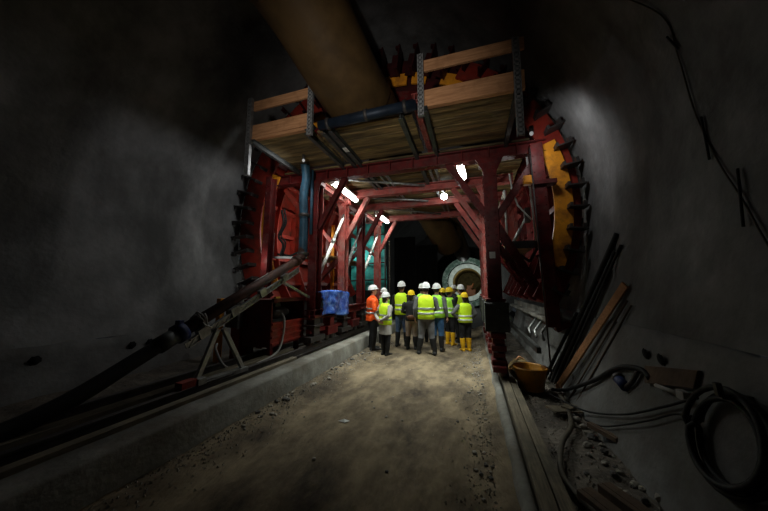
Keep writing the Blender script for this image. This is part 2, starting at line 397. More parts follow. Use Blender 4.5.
# ------------------------------------------------------------------ formwork gantry
YF = [5.6, 7.06, 8.35, 10.0]
XL, XR = -3.42, .38
gantry = thing('steel_gantry', (XL, 5.6, .4), 'red riveted steel portal gantry standing over the dirt path', 'gantry')
ZB = 4.32
for i, y in enumerate(YF):
    front = i == 0
    # columns
    for s, x, zb in ((-1, XL, 1.05), (1, XR, 1.45)):
        mb = MB(); w = .24 if s > 0 else .20
        mb.ibeam((x, y, zb), (x, y, ZB - .14), w, .26, .02, (0, 1, 0))
        mb.box((x, y, ZB - .2), (w * 1.5, .28, .1)); mb.box((x, y, zb + .03), (w * 1.4, .34, .05))
        for k in (-1, 1):
            mb.add([(x + k * w * .5, y - .13, ZB - .15), (x + k * w * 1.05, y - .13, ZB - .15), (x + k * w * .5, y - .13, ZB - .42),
                    (x + k * w * .5, y - .115, ZB - .15), (x + k * w * 1.05, y - .115, ZB - .15), (x + k * w * .5, y - .115, ZB - .42)],
                   [(0, 1, 2), (3, 5, 4), (0, 3, 4, 1), (1, 4, 5, 2), (2, 5, 3, 0)])
        c = mb.build('column', 'red' if (front or (s < 0 and i == 2)) else 'red_dusty', gantry, bevel=.004)
        if front and s > 0:
            mb = MB(); mb.box((x - .02, y - .137, 2.3), (.1, .006, .12)); sk = mb.build('sticker', 'label', c); sk['label'] = 'white sticker'
        # feet
        if s < 0:
            mb = MB(); mb.bb(x - .1, x + .1, y - .12, y + .12, .62, 1.06); mb.bb(x - .14, x + .14, y - .3, y + .3, .55, .66)
            mb.bb(x - .16, x + .16, y - .2, y + .2, .86, .9)
            f = mb.build('foot', 'darksteel', gantry, bevel=.006)
            for dy in (-.18, .18):
                wb = MB(); wb.tube([(x - .06, y + dy, .56), (x + .06, y + dy, .56)], .09, 20); wb.build('wheel', 'rust', f)
        else:
            mb = MB(); mb.bb(x - .19, x + .21, y - .2, y + .2, .93, 1.44); mb.box((x + .01, y - .205, 1.4), (.34, .012, .05))
            mb.dome((x + .02, y - .205, 1.3), (0, -1, 0), .04)
            f = mb.build('jack_housing', 'greysteel', gantry, bevel=.012)
            mb = MB()
            for k, z in enumerate((.86, .76, .64, .52, .40)):
                mb.box((x + .02, y, z), (.25 - .05 * (k % 2), .34 - .06 * (k % 2), .09))
            mb.bb(x - .1, x + .12, y - .3, y + .3, .27, .36)
            f2 = mb.build('foot', 'red', gantry, bevel=.008)
            for dy in (-.17, .17):
                wb = MB(); wb.tube([(x + .03, y + dy, .255), (x + .15, y + dy, .255)], .09, 20); wb.build('wheel', 'rust', f2)
    # cross girder
    mb = MB(); x0, x1 = (-4.62, 1.36) if front else (-3.9, 1.0)
    mb.ibeam((x0, y, ZB - .02), (x1, y, ZB - .02), .2, .24 if front else .2, .02, (0, 0, 1))
    if front:
        for xx in [x0 + .5 * k for k in range(12)]: mb.bb(xx - .01, xx + .01, y - .09, y + .09, ZB - .12, ZB + .08)
    mb.build('cross_girder', 'red' if front else 'red_dusty', gantry, bevel=.003)
    # knee braces
    for s, x, L_ in ((1, XL, .62), (-1, XR, .68)):
        mb = MB(); mb.ibeam((x + s * .06, y + .02, 3.05), (x + s * (L_ + .1), y + .02, ZB - .12), .12, .12, .014, (0, 1, 0), .12 if front else 0)
        mb.build('knee_brace', 'red' if front or i == 2 and s > 0 else 'red_dusty', gantry)
# long beams tying the frames (tops and bottoms)
for x in (XL, XR):
    mb = MB(); mb.ibeam((x, 5.6, 4.17), (x, 10.1, 4.17), .16, .16, .016, (0, 0, 1), .2); mb.build('tie_beam', 'red_dusty', gantry)
mb = MB(); mb.ibeam((XL, 5.4, 1.12), (XL, 10.2, 1.12), .2, .2, .018, (0, 0, 1), .2); mb.bb(XL - .05, XL + .05, 5.4, 10.2, .72, .8)
mb.build('bottom_beam', 'red', gantry)
mb = MB(); mb.ibeam((XR + .05, 5.75, 1.2), (XR + .05, 10.2, 1.2), .2, .2, .018, (0, 0, 1), .2); mb.build('bottom_beam', 'red', gantry)
# outer posts of the front frame
mb = MB(); mb.ibeam((-4.52, 5.3, .38), (-4.47, 5.3, 4.3), .16, .2, .02, (0, 1, 0), .16); mb.build('outer_post', 'red', gantry, bevel=.004)
mb = MB(); mb.bar((1.27, 5.45, 1.05), (1.17, 5.45, 4.3), .2, .16, (0, 1, 0))
for k in range(20):
    z = 1.2 + k * .15; xx = 1.27 - .1 * (z - 1.05) / 3.2
    for j in (-.07, .07): mb.dome((xx + j, 5.37, z), (0, -1, 0), .014)
mb.box((1.27, 5.42, 3.55), (.36, .2, .08)); mb.bar((1.52, 5.5, 1.12), (1.3, 5.5, 1.0), .08, .2, (0, 1, 0))
mb.build('outer_post', 'red', gantry, bevel=.006)
# raking struts right of the right front column
for (a, b, w, m_) in (((.46, 5.62, 3.0), (1.24, 5.6, 4.14), .13, 'red'), ((.46, 5.66, 2.9), (1.08, 5.7, 1.72), .15, 'red'),
                      ((.46, 5.8, 2.55), (.92, 5.9, 1.9), .13, 'red'), ((.5, 6.4, 2.9), (1.1, 6.4, 3.9), .10, 'red_bright'),
                      ((.5, 7.06, 2.9), (1.2, 7.06, 3.95), .1, 'red_dusty'), ((.5, 7.06, 2.6), (1.15, 7.1, 1.7), .12, 'red'),
                      ((.5, 8.35, 2.7), (1.3, 8.35, 3.7), .1, 'red_dusty')):
    mb = MB(); mb.ibeam(a, b, w, w, .015, (0, 1, 0), .11); mb.build('raking_strut', m_, gantry)
# same on the left, behind the front column
for (a, b, w, m_) in (((-3.5, 5.75, 3.0), (-4.4, 5.75, 4.15), .1, 'red_bright'), ((-3.5, 7.06, 2.7), (-4.6, 7.06, 3.9), .1, 'red_bright'),
                      ((-3.5, 8.35, 2.9), (-4.6, 8.35, 1.7), .1, 'red'), ((-3.5, 7.1, 2.6), (-4.6, 7.1, 1.5), .12, 'red_dusty'), ((-3.5, 10, 2.9), (-4.6, 10, 3.9), .1, 'red_dusty')):
    mb = MB(); mb.ibeam(a, b, w, w, .013, (0, 1, 0), 0); mb.build('raking_strut', m_, gantry)

# pale push-pull props along the left columns
for i, (a, b) in enumerate((((-3.5, 5.85, 1.9), (-3.36, 6.95, 3.72)), ((-3.5, 7.2, 1.9), (-3.36, 8.2, 3.7)), ((-3.5, 8.5, 1.9), (-3.36, 9.85, 3.7)))):
    t = thing('steel_prop', a, ['white steel prop slanting up behind the blue tarpaulin', 'dull grey steel prop slanting between second and third left columns',
                                'white steel prop slanting behind the man in the orange jacket'][i], 'prop', 'slanting props between the left columns')
    mm = ['white_metal', 'galv', 'white_metal'][i]; a = V(a); b = V(b); d = (b - a)
    mb = MB(); mb.tube([a + d * .06, a + d * .55], .045, 14); mb.build('outer_tube', mm, t)
    mb = MB(); mb.tube([a + d * .5, a + d * .95], .034, 14); mb.build('inner_tube', mm, t)
    mb = MB(); mb.tube([a + d * .53, a + d * .58], .06, 14); mb.build('collar', 'galv', t)
    mb = MB(); mb.bar(a, a + d * .08, .05, .09); mb.bar(a + d * .93, b, .05, .09); mb.build('end_fork', 'darksteel', t)

# ------------------------------------------------------------------ formwork shell
shell = thing('arch_formwork', (-1.7, 5.6, .5), 'red steel arch formwork with ochre end plates lining the tunnel behind the gantry', 'formwork')
XS = -1.57
def arc_plate(mb, cx, cz, r0, r1, a0, a1, y0, y1, n=40, low=None):
    rs = []
    for k in range(n + 1):
        a = a0 + (a1 - a0) * k / n
        c, s_ = cos(a), sin(a)
        rs.append([V((cx + r0 * c, y0, cz + r0 * s_)), V((cx + r1 * c, y0, cz + r1 * s_)), V((cx + r1 * c, y1, cz + r1 * s_)), V((cx + r0 * c, y1, cz + r0 * s_))])
    mb.rings(rs, smooth=False)
# ochre end plate segments: side legs and crown blocks
def yseg(a0, a1, r0=3.08, r1=3.31, y=5.62):
    mb = MB(); arc_plate(mb, XS, ZC, r0, r1, radians(a0), radians(a1), y, y + .05, max(3, int(abs(a1 - a0) / 3)))
    mb.build('end_plate', 'yellow', shell, bevel=.004)
yseg(-21, 21, 3.0, 3.29, 5.5); yseg(28, 37); yseg(40, 46)
for a in (61, 84, 100): yseg(a, a + 9, 3.02, 3.28)
yseg(76, 82, 3.02, 3.28); yseg(123, 129); yseg(137, 143); yseg(157, 207, 3.08, 3.31, 5.5)
# dark red outer end ring
mb = MB(); arc_plate(mb, XC, ZC, 3.30, 3.70, radians(-30), radians(60), 5.56, 5.62, 40); mb.build('end_ring', 'red_bright', shell)
mb = MB(); arc_plate(mb, XC, ZC, 3.12, 3.72, radians(118), radians(212), 5.56, 5.62, 40); mb.build('end_ring', 'red_bright', shell)
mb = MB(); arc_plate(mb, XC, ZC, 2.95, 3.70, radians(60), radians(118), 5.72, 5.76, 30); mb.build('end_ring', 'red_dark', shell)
mb = MB(); arc_plate(mb, XC, ZC, 2.7, 2.95, radians(40), radians(140), 5.70, 5.95, 30); mb.build('arch_rib', 'red', shell)
# stop-end bracket fins
angs = [a for a in range(-26, 208, 6)]
for a in angs:
    ar = radians(a); c = V((XC, 5.44, ZC)); u = V((cos(ar), 0, sin(ar))); t_ = V((-sin(ar), 0, cos(ar)))
    r0, r1 = (3.46, 3.74) if a < 62 else ((3.2, 3.76) if a < 128 else (3.3, 3.77))
    mb = MB(); R = Matrix((u, V((0, 1, 0)), t_)).transposed()
    mb.box(c + u * (r0 + r1) / 2, (r1 - r0, .26, .022), R)
    mb.box(c + u * (r0 + .03) + t_ * .03, (.04, .24, .07), R)
    mb.box(c + u * (r1 - .05) + t_ * .05 + V((0, -.08, 0)), (.05, .08, .07), R)
    mb.box(c + u * (r0 + r1) / 2 + t_ * .12 + V((0, .14, 0)), ((r1 - r0) * .9, .03, .2), R)
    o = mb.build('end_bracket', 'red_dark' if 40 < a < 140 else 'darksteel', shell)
# inner skin and ribs
def skin(a0, a1, m, name='skin_panel'):
    mb = MB(); rs = []
    for k in range(25):
        a = radians(a0 + (a1 - a0) * k / 24)
        rs.append([V((XC + (3.55) * cos(a), y, ZC + 3.55 * sin(a))) for y in [5.78 + (10.9 - 5.78) * q / 12 for q in range(13)]])
    mb.rings(rs, closed=False)
    o = mb.build(name, m, shell); so = o.modifiers.new('solid', 'SOLIDIFY'); so.thickness = .03
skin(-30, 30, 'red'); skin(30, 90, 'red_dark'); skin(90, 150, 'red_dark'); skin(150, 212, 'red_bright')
for y in (6.4, 7.3, 8.2, 9.1, 10.0, 10.8):
    for (a0, a1, m_) in ((-30, 35, 'red'), (145, 212, 'red_bright')):
        mb = MB(); arc_plate(mb, XC, ZC, 3.28, 3.53, radians(a0), radians(a1), y, y + .04, 24); mb.build('arch_rib', m_, shell)
for a in (-24, -12, 0, 12, 24, 156, 168, 180, 192, 204):
    ar = radians(a); p = V((XC + 3.42 * cos(ar), 0, ZC + 3.42 * sin(ar)))
    mb = MB(); mb.ibeam(p + V((0, 5.8, 0)), p + V((0, 10.8, 0)), .1, .12, .012, (cos(ar), 0, sin(ar)), 0); mb.build('waling', 'red' if a < 90 else 'red_bright', shell)
# dusty bottom ledgers
mb = MB(); mb.bb(1.22, 1.4, 5.4, 10.8, 1.1, 1.16); mb.bb(1.36, 1.4, 5.4, 10.8, 1.0, 1.3); mb.build('ledger', 'kerb', shell)
mb = MB(); mb.bar((1.02, 5.4, .66), (1.02, 10.5, .66), .07, .1, (0, 0, 1)); mb.build('ledger', 'greysteel', shell)
mb = MB(); mb.bb(-5.2, -4.9, 5.5, 10.8, .9, 1.0); mb.build('ledger', 'red', shell)
# lower side plate on the left beside the post
mb = MB(); mb.bb(-5.15, -4.72, 5.45, 5.5, .5, 1.35)
for z in (.7, .95, 1.2): mb.bb(-5.15, -4.72, 5.42, 5.46, z - .02, z + .02)
mb.build('lower_plate', 'red_bright', shell)
# small kicker struts on the right
for k, (y, z) in enumerate(((5.7, .9), (6.3, .85), (6.9, .82))):
    mb = MB(); mb.tube([(1.3, y, z + .25), (1.12, y - .05, z + .02), (1.1, y - .3, z - .06)], .022, 8); mb.build('kicker_bar', 'galv', shell)

# hydraulic and hoses in right side bay
t = thing('side_walkway', (.9, 6.0, 2.4), 'small timber and steel walkway hung in the right side bay of the gantry', 'walkway')
mb = MB(); mb.bb(.62, 1.2, 5.75, 7.8, 2.5, 2.55); mb.build('deck', 'timber_raw', t)
mb = MB(); mb.bb(.6, 1.22, 5.72, 5.76, 2.44, 2.58); mb.bar((.64, 5.8, 2.5), (1.05, 5.9, 2.2), .05, .05); mb.bar((1.2, 5.8, 2.5), (1.05, 5.9, 2.2), .05, .05); mb.build('bearer', 'greysteel', t)
mb = MB()
for y in (5.8, 7.7): mb.tube([(.66, y, 2.55), (.66, y, 3.6)], .022, 10)
mb.tube([(.66, 5.8, 3.6), (.66, 7.7, 3.6)], .022, 10); mb.build('guard_frame', 'white_metal', t)
for i, (a, b, r, lab, m_) in enumerate((((1.12, 5.6, 2.55), (1.05, 5.6, 4.15), .02, 'thin pale upright tube beside the tall right red post', 'white_metal'),
                              ((1.16, 5.3, .3), (1.06, 5.35, 4.2), .013, 'long dark upright scaffold tube in front of the right red post', 'darksteel'))):
    mb = MB(); mb.tube([a, b], r, 10); tag(mb.build('scaffold_tube', m_), lab, 'tube')
t = thing('hydraulic_jack', (.75, 6.0, 2.6), 'silver hydraulic jack leaning in the right bay above the small walkway', 'jack')
mb = MB(); mb.tube([(.78, 5.9, 2.58), (.92, 5.9, 2.85)], .03, 12); mb.build('cylinder', 'galv', t)
mb = MB(); mb.tube([(.92, 5.9, 2.85), (1.02, 5.9, 3.06)], .018, 12); mb.build('rod', 'white_metal', t)
mb = MB(); mb.box((1.05, 5.9, 3.1), (.1, .14, .28)); mb.box((.77, 5.9, 2.56), (.1, .1, .06)); mb.build('mount', 'darksteel', t)
mb = MB(); mb.bb(.62, .68, 6.3, 6.36, 2.5, 3.6); mb.bb(.88, .94, 6.3, 6.36, 2.5, 3.6); mb.bb(.62, .94, 6.3, 6.36, 3.55, 3.62); mb.bb(.66, .9, 6.33, 6.36, 2.5, 3.55)
tag(mb.build('steel_door_panel', 'red_dusty', bevel=.004), 'narrow framed red panel standing on the right bay walkway', 'panel')
mb = MB(); mb.tube([(.75, 5.7, 3.9), (.78, 5.68, 3.55), (.86, 5.66, 3.25), (1.0, 5.65, 3.05), (1.08, 5.65, 2.95)], .016, 8)
tag(mb.build('hydraulic_hose', 'white_metal'), 'thin white hose curving down through the right bay', 'hose')
t = thing('junction_box', (1.0, 5.35, 3.5), 'small ochre junction box fixed left of the tall right red post', 'box')
mb = MB(); mb.box((1.0, 5.4, 3.62), (.14, .12, .16)); mb.build('case', 'yellow', t, bevel=.01)
mb = MB(); mb.box((1.0, 5.335, 3.62), (.11, .012, .12)); mb.build('lid', 'yellow', t, bevel=.004)

# ------------------------------------------------------------------ timber work platforms and deck
def planks(mb, x0, x1, y0, y1, z, w=.2, th=.04):
    n = max(1, round((y1 - y0) / w))
    for k in range(n):
        a = y0 + (y1 - y0) * k / n; e = .02 * random.random()
        mb.bb(x0 - e, x1 + e * .7, a + .008, a + (y1 - y0) / n - .008, z + .022 * random.random(), z + th)
def post(x, y, z0, z1, parent):
    mb = MB(); w = .035
    # perforated upright: two side strips and rungs between the holes
    for k in (-1, 1): mb.bb(x + k * w - .012, x + k * w + .012, y - .03, y + .03, z0, z1)
    n = int((z1 - z0) / .07)
    for q in range(n + 1):
        z = z0 + (z1 - z0) * q / n; mb.bb(x - w, x + w, y - .03, y + .03, max(z0, z - .017), min(z1, z + .017))
    mb.bb(x - w, x + w, y + .015, y + .03, z0, z1)
    mb.build('guard_post', 'perforated', parent)
def platform(label, x0, x1, posts, rails, toe, ext):
    t = thing('work_platform', ((x0 + x1) / 2, 4.05, 4.42), label, 'platform', 'timber work platforms on the gantry front')
    mb = MB(); planks(mb, x0, x1, 4.1, 5.5, 4.5); mb.build('deck', 'timber_raw', t)
    for x in (x0 + .05, x1 - .05):
        mb = MB(); mb.ibeam((x, 4.02, 4.44), (x, 5.7, 4.44), .07, .1, .012, (0, 0, 1), 0); mb.build('bearer', 'greysteel', t)
    for (x, za, zb) in posts: post(x, 4.03, za, zb, t)
    (xa, xb, za, zb, dz) = rails
    mb = MB(); mb.bar((xa, 4.08, (za + zb) / 2), (xb, 4.08, (za + zb) / 2 + dz), .04, zb - za, (0, 0, 1)); mb.build('guard_board', 'timber', t, bevel=.004)
    (xa, xb, za, zb, dz) = toe
    mb = MB(); mb.bar((xa, 4.08, (za + zb) / 2), (xb, 4.08, (za + zb) / 2 + dz), .04, zb - za, (0, 0, 1)); mb.build('toe_board', 'timber', t, bevel=.004)
    mb = MB(); mb.bb(xa, xb, 4.05, 4.13, za - .06, za - .005); mb.build('edge_batten', 'timber', t, bevel=.004)
    return t
platform('timber work platform with guard boards on the left side of the gantry front', -3.92, -2.66,
         ((-3.97, 3.80, 5.34), (-2.64, 4.36, 5.36)), (-3.93, -2.66, 5.1, 5.29, .02), (-3.94, -2.66, 4.56, 4.80, .02), 0)
platform('timber work platform with guard boards on the right side of the gantry front', -.66, .74,
         ((-.67, 4.33, 5.37), (.70, 3.78, 5.26)), (-.63, .82, 5.1, 5.29, .0), (-.66, .80, 4.55, 4.78, .0), 0)
# main deck over the gantry
deck = thing('timber_deck', (-1.6, 5.6, 4.42), 'long timber plank deck laid over the gantry girders between the platforms', 'deck')
mb = MB(); planks(mb, -2.6, -.86, 4.2, 5.5, 4.5, .2); mb.build('front_planking', 'timber_raw', deck)
mb = MB(); planks(mb, -4.3, 1.1, 5.55, 10.4, 4.46, .22); mb.build('main_planking', 'timber_raw', deck)
for x in (-2.42, -2.28, -1.02): 
    mb = MB(); mb.ibeam((x, 4.1, 4.45), (x, 7.3, 4.42), .08, .1, .012, (0, 0, 1), 0); mb.build('bearer', 'greysteel', deck)
for x in (-.86, -.72, -2.05, -1.92):
    mb = MB(); mb.bar((x, 5.75, 4.42), (x, 10.3, 4.42), .05, .06, (0, 0, 1)); mb.build('purlin', 'galv', deck)
mb = MB(); mb.box((-2.28, 4.75, 4.39), (.085, .16, .006)); s_ = mb.build('sticker', 'label', deck); s_['label'] = 'white sticker'
# diagonal galvanised wind braces under the deck
for i, (a, b) in enumerate((((-3.2, 5.75, 4.32), (-1.1, 6.95, 4.32)), ((-3.2, 7.2, 4.32), (-1.2, 8.25, 4.32)), ((-2.9, 8.5, 4.32), (-1, 9.9, 4.32)))):
    mb = MB(); mb.tube([a, b], .03, 10)
    tag(mb.build('wind_brace', 'galv'), ['galvanised tube brace under the deck between first and second cross girders', 'galvanised tube brace under the deck between second and third cross girders',
         'galvanised tube brace under the deck behind the third cross girder'][i], 'brace', 'tube braces under the deck')
# red inclined ladder-like beam seen through the slot
mb = MB(); mb.ibeam((-.76, 3.95, 4.62), (-.76, 5.7, 4.62), .1, .12, .014, (0, 0, 1), .12)
tag(mb.build('slot_beam', 'red_dusty'), 'red beam in the slot between the middle deck and the right platform', 'beam')
# dark blue pipe across the front edge
t = thing('edge_pipe', (-1.6, 4.02, 4.5), 'dark blue pipe lying across the front edge of the middle deck', 'pipe')
mb = MB(); mb.tube([(-2.45, 4.03, 4.5), (-.74, 4.03, 4.55)], .085, 16); mb.build('tube', 'navy', t)
for x in (-2.3, -1.6, -.95):
    mb = MB(); mb.tube([(x, 4.03, 4.5 + .05 * (x + 2.45) / 1.7), (x + .05, 4.03, 4.502 + .05 * (x + 2.45) / 1.7)], .1, 16); mb.build('clamp', 'darksteel', t)

# ------------------------------------------------------------------ ventilation ducts
t = thing('ventilation_duct', (-2.2, 3.0, 5.3), 'huge ochre ventilation duct coming down from the tunnel crown over the deck', 'duct')
pts = [(-2.75, -2.0, 6.15), (-2.6, 1.0, 6.15), (-2.42, 2.3, 6.12), (-2.22, 3.1, 5.85), (-1.98, 4.1, 5.30), (-1.85, 5.0, 5.13), (-1.75, 7, 5.1), (-1.65, 10.4, 5.05), (-1.5, 11.4, 4.7), (-1.2, 12.3, 4.05), (-1.0, 13.0, 3.72)]
def catmull(p, m=8):
    p = [V(q) for q in p]; out = []
    for i in range(len(p) - 1):
        a = p[max(i - 1, 0)]; b = p[i]; c = p[i + 1]; d = p[min(i + 2, len(p) - 1)]
        for k in range(m):
            u = k / m
            out.append(.5 * ((2 * b) + (c - a) * u + (2 * a - 5 * b + 4 * c - d) * u * u + (3 * b - a - 3 * c + d) * u ** 3))
    out.append(p[-1]); return out
cp = catmull(pts, 8)
mb = MB(); mb.hollow(cp, .60, .02, 32); mb.build('duct_skin', 'duct', t)
for k in (20, 36, 50, 70, 79):
    if k + 1 < len(cp):
        d = (cp[k + 1] - cp[k]).normalized(); mb = MB(); mb.hollow([cp[k] - d * .04, cp[k] + d * .04], .618, .02, 32); mb.build('hoop', 'duct', t)
mb = MB(); mb.hollow(catmull([(-.9, 13.2, 4.6), (-.72, 14.2, 4.15), (-.55, 15.5, 3.8), (-.5, 17, 3.65)], 6), .42, .02, 24)
tag(mb.build('ventilation_duct', 'duct'), 'narrower ochre duct continuing behind the gantry toward the far ring', 'duct')

# ------------------------------------------------------------------ far ring
t = thing('bore_ring', RC - V((0, 0, 2.2)), 'pale double steel ring at the mouth of the far bore', 'ring')
def ring3(c, r0, r1, y0, y1, name, m, par, n=56):
    mb = MB(); rs = []
    for k in range(n):
        a = 2 * pi * k / n; c_, s_ = cos(a), sin(a)
        rs.append([c + V((r0 * c_, y0, r0 * s_)), c + V((r1 * c_, y0, r1 * s_)), c + V((r1 * c_, y1, r1 * s_)), c + V((r0 * c_, y1, r0 * s_))])
    rs.append(rs[0]); mb.rings(rs, False, False, smooth=False); return mb.build(name, m, par)
ring3(RC, 1.26, 1.64, -.25, 0, 'inner_ring', 'palering', t)
ring3(RC, 1.70, 2.12, -.9, -.55, 'outer_ring', 'greenring', t)
mb = MB()
for k in range(20):
    a = 2 * pi * k / 20; mb.bar(RC + V((1.6 * cos(a), -.12, 1.6 * sin(a))), RC + V((1.75 * cos(a), -.7, 1.75 * sin(a))), .06, .06)
mb.build('spoke', 'greenring', t)
t = thing('drilling_machine', RC + V((.25, 4, -1.4)), 'orange machine standing inside the far round bore', 'machine')
mb = MB(); mb.box(RC + V((.25, 4, -.95)), (.9, 1.4, .7)); mb.box(RC + V((.1, 4, -.45)), (.5, .8, .4)); mb.build('body', 'orange', t, bevel=.05)
mb = MB(); mb.tube([RC + V((.3, 3.3, -.5)), RC + V((.5, 2.6, -.1)), RC + V((.3, 2.2, -.5))], .08, 10); mb.build('boom', 'orange', t)
mb = MB()
for s in (-1, 1): mb.tube([RC + V((.25 + s * .45, 3.5, -1.3)), RC + V((.25 + s * .45, 4.5, -1.3))], .16, 14)
mb.build('track', 'darksteel', t)

# teal sheet with frame at the far left end of the gantry, hanging chain, dark curtain
t = thing('teal_sheet_screen', (-4.2, 11.2, 1.5), 'teal sheeted screen beyond the far left columns', 'screen')
mb = MB(); rs = []
for i in range(13):
    z = 1.6 + 3.1 * i / 12
    rs.append([V((-5.05 + 1.62 * k / 16, 11.2 + .05 * sin(k * 1.3 + i * .4), z)) for k in range(17)])
mb.rings(rs, closed=False); mb.build('sheet', 'teal', t)
mb = MB()
for z in (2.0, 2.7, 3.3, 3.9, 4.5): mb.tube([(-5.05, 11.1, z), (-3.4, 11.1, z + .06)], .03, 8)
mb.tube([(-4.9, 11.1, 3.3), (-3.5, 11.1, 4.5)], .03, 8); mb.tube([(-3.45, 11.1, .4), (-3.45, 11.1, 4.6)], .035, 8); mb.build('frame', 'darksteel', t)
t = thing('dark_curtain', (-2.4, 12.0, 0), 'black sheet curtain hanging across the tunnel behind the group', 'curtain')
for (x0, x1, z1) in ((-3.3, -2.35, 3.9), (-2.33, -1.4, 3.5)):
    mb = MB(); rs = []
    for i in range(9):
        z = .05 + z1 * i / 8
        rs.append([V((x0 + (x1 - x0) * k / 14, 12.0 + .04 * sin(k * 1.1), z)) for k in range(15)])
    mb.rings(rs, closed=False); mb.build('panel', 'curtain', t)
mb = MB()
for k in range(46):
    z = 1.0 + k * .055; ax = V((1, 0, 0)) if k % 2 else V((0, 1, 0))
    lp = [V((-3.0, 10.2, z)) + ax * .022 * cos(2 * pi * q / 8) + V((0, 0, 1)) * .036 * sin(2 * pi * q / 8) for q in range(9)]
    mb.tube(lp, .009, 5)
tag(mb.build('hanging_chain', 'hose_brown'), 'long chain hanging down at the far end of the gantry', 'chain')

# ------------------------------------------------------------------ lamps
def fluoro(label, a, b, energy, down=(0, 0, -1), spread=105):
    a = V(a); b = V(b); t = thing('fluorescent_lamp', (a + b) / 2, label, 'lamp', 'fluorescent lamps on the gantry')
    mb = MB(); mb.bar(a + V((0, 0, .06)), b + V((0, 0, .06)), .14, .05, (0, 0, 1)); mb.build('housing', 'white_metal', t, bevel=.01)
    mb = MB(); mb.tube([a + (b - a) * .03, b - (b - a) * .03], .072, 12); mb.build('tube', 'lamp', t)
    mb = MB()
    for p, q in ((0, .03), (.97, 1)): mb.tube([a + (b - a) * p, a + (b - a) * q], .075, 12)
    mb.build('end_cap', 'white_metal', t)
    l = bpy.data.lights.new('lamp_light', 'AREA'); l.shape = 'RECTANGLE'; l.size = .12; l.spread = radians(spread); l.size_y = (b - a).length; l.energy = energy; l.color = (.94, 1, .93)
    o = bpy.data.objects.new('lamp_light', l); COL.objects.link(o); o.location = (a + b) / 2 + V((0, 0, -.07))
    d = (b - a).normalized(); z = -V(down).normalized(); x = d.cross(z).normalized()
    o.rotation_euler = Matrix((x, d, z)).transposed().to_euler()
    return t
EN = 1.0
fluoro('bright fluorescent lamp under the deck beside the first left knee brace', (-3.08, 5.66, 4.2), (-3.10, 7.2, 4.2), 62 * EN, (.25, 0, -1))
fluoro('bright fluorescent lamp under the deck at the far left columns', (-3.06, 8.75, 4.22), (-3.04, 10.1, 4.22), 46 * EN, (.25, 0, -1))
fluoro('bright fluorescent lamp under the deck close to the right front column', (-.18, 5.6, 4.22), (-.12, 6.45, 4.22), 66 * EN, (-.15, 0, -1), 92)
t = thing('bulb_lamp', (-.69, 7.8, 4.2), 'round glaring bulb lamp under the deck between the cross girders', 'lamp')
mb = MB(); mb.ell((-.69, 7.8, 4.26), (.09, .09, .09)); mb.build('bulb', 'bulb', t)
mb = MB(); mb.tube([(-.69, 7.8, 4.34), (-.69, 7.8, 4.45)], .04, 10); mb.build('socket', 'darksteel', t)
def point(loc, e, r=.1, c=(.95, 1, .95), kind='POINT', rot=None, **kw):
    l = bpy.data.lights.new('light', kind); l.energy = e; l.color = c
    if kind in ('POINT', 'SPOT'): l.shadow_soft_size = r
    for k, v in kw.items(): setattr(l, k, v)
    o = bpy.data.objects.new('light', l); COL.objects.link(o); o.location = loc
    if rot: o.rotation_euler = rot
    return o
point((-.69, 7.7, 4.08), 85 * EN, .1, (.95, 1, .95), 'SPOT', (0, 0, 0), spot_size=radians(110), spot_blend=.6)
# unseen point lights with no fixtures: side bays, far end, far ring, bore
point((-4.3, 6.6, 3.2), 22 * EN, .08)
point((1.0, 7.2, 3.2), 14 * EN, .08)
point((-4.45, 4.95, 2.3), 5 * EN, .08)  # added unseen light, brightens the low red parts at the left
point((-4.6, 10.6, 3.2), 30 * EN, .1, (.8, 1, .97))
point((-.5, 23.4, 2.3), 150 * EN)
point((-2.6, 12.9, 4.9), 12 * EN, .1)  # added unseen light, brightens the ducts beyond the gantry
point(tuple(RC + V((-.3, 2.5, .5))), 14 * EN, .1, (1, .9, .55))

# added spot light behind the camera, fills the formwork front from out of view
loc = V((-.9, -2.6, 2.5)); d = (V((-1.8, 5, 4.1)) - loc).normalized()
point(tuple(loc), 760 * EN, .12, (1, .97, .92), 'SPOT', d.to_track_quat('-Z', 'Y').to_euler(), spot_size=radians(46), spot_blend=1.0)
def work_lamp(label, loc, e, aim):
    loc = V(loc); t = thing('work_lamp', loc, label, 'lamp', 'small work lamps under the front platforms')
    mb = MB(); mb.tube([loc + V((0, 0, .03)), loc + V((0, 0, .12))], .035, 12); mb.build('holder', 'darksteel', t)
    mb = MB(); mb.ell(loc, (.03, .03, .035)); mb.build('bulb', 'dimbulb', t)
    dl = (V(aim) - loc).normalized()
    point(tuple(loc + dl * .06), e * .3, .12, (.96, .98, 1), 'SPOT', dl.to_track_quat('-Z', 'Y').to_euler(), spot_size=radians(150), spot_blend=.5)
work_lamp('small round work lamp under the left timber platform', (-3.3, 4.84, 4.36), 105, (-5.2, 4.5, 2.5))
work_lamp('small round work lamp beside the top of the tall right red post', (.98, 4.75, 4.16), 48, (1.75, 5.25, 4.0))

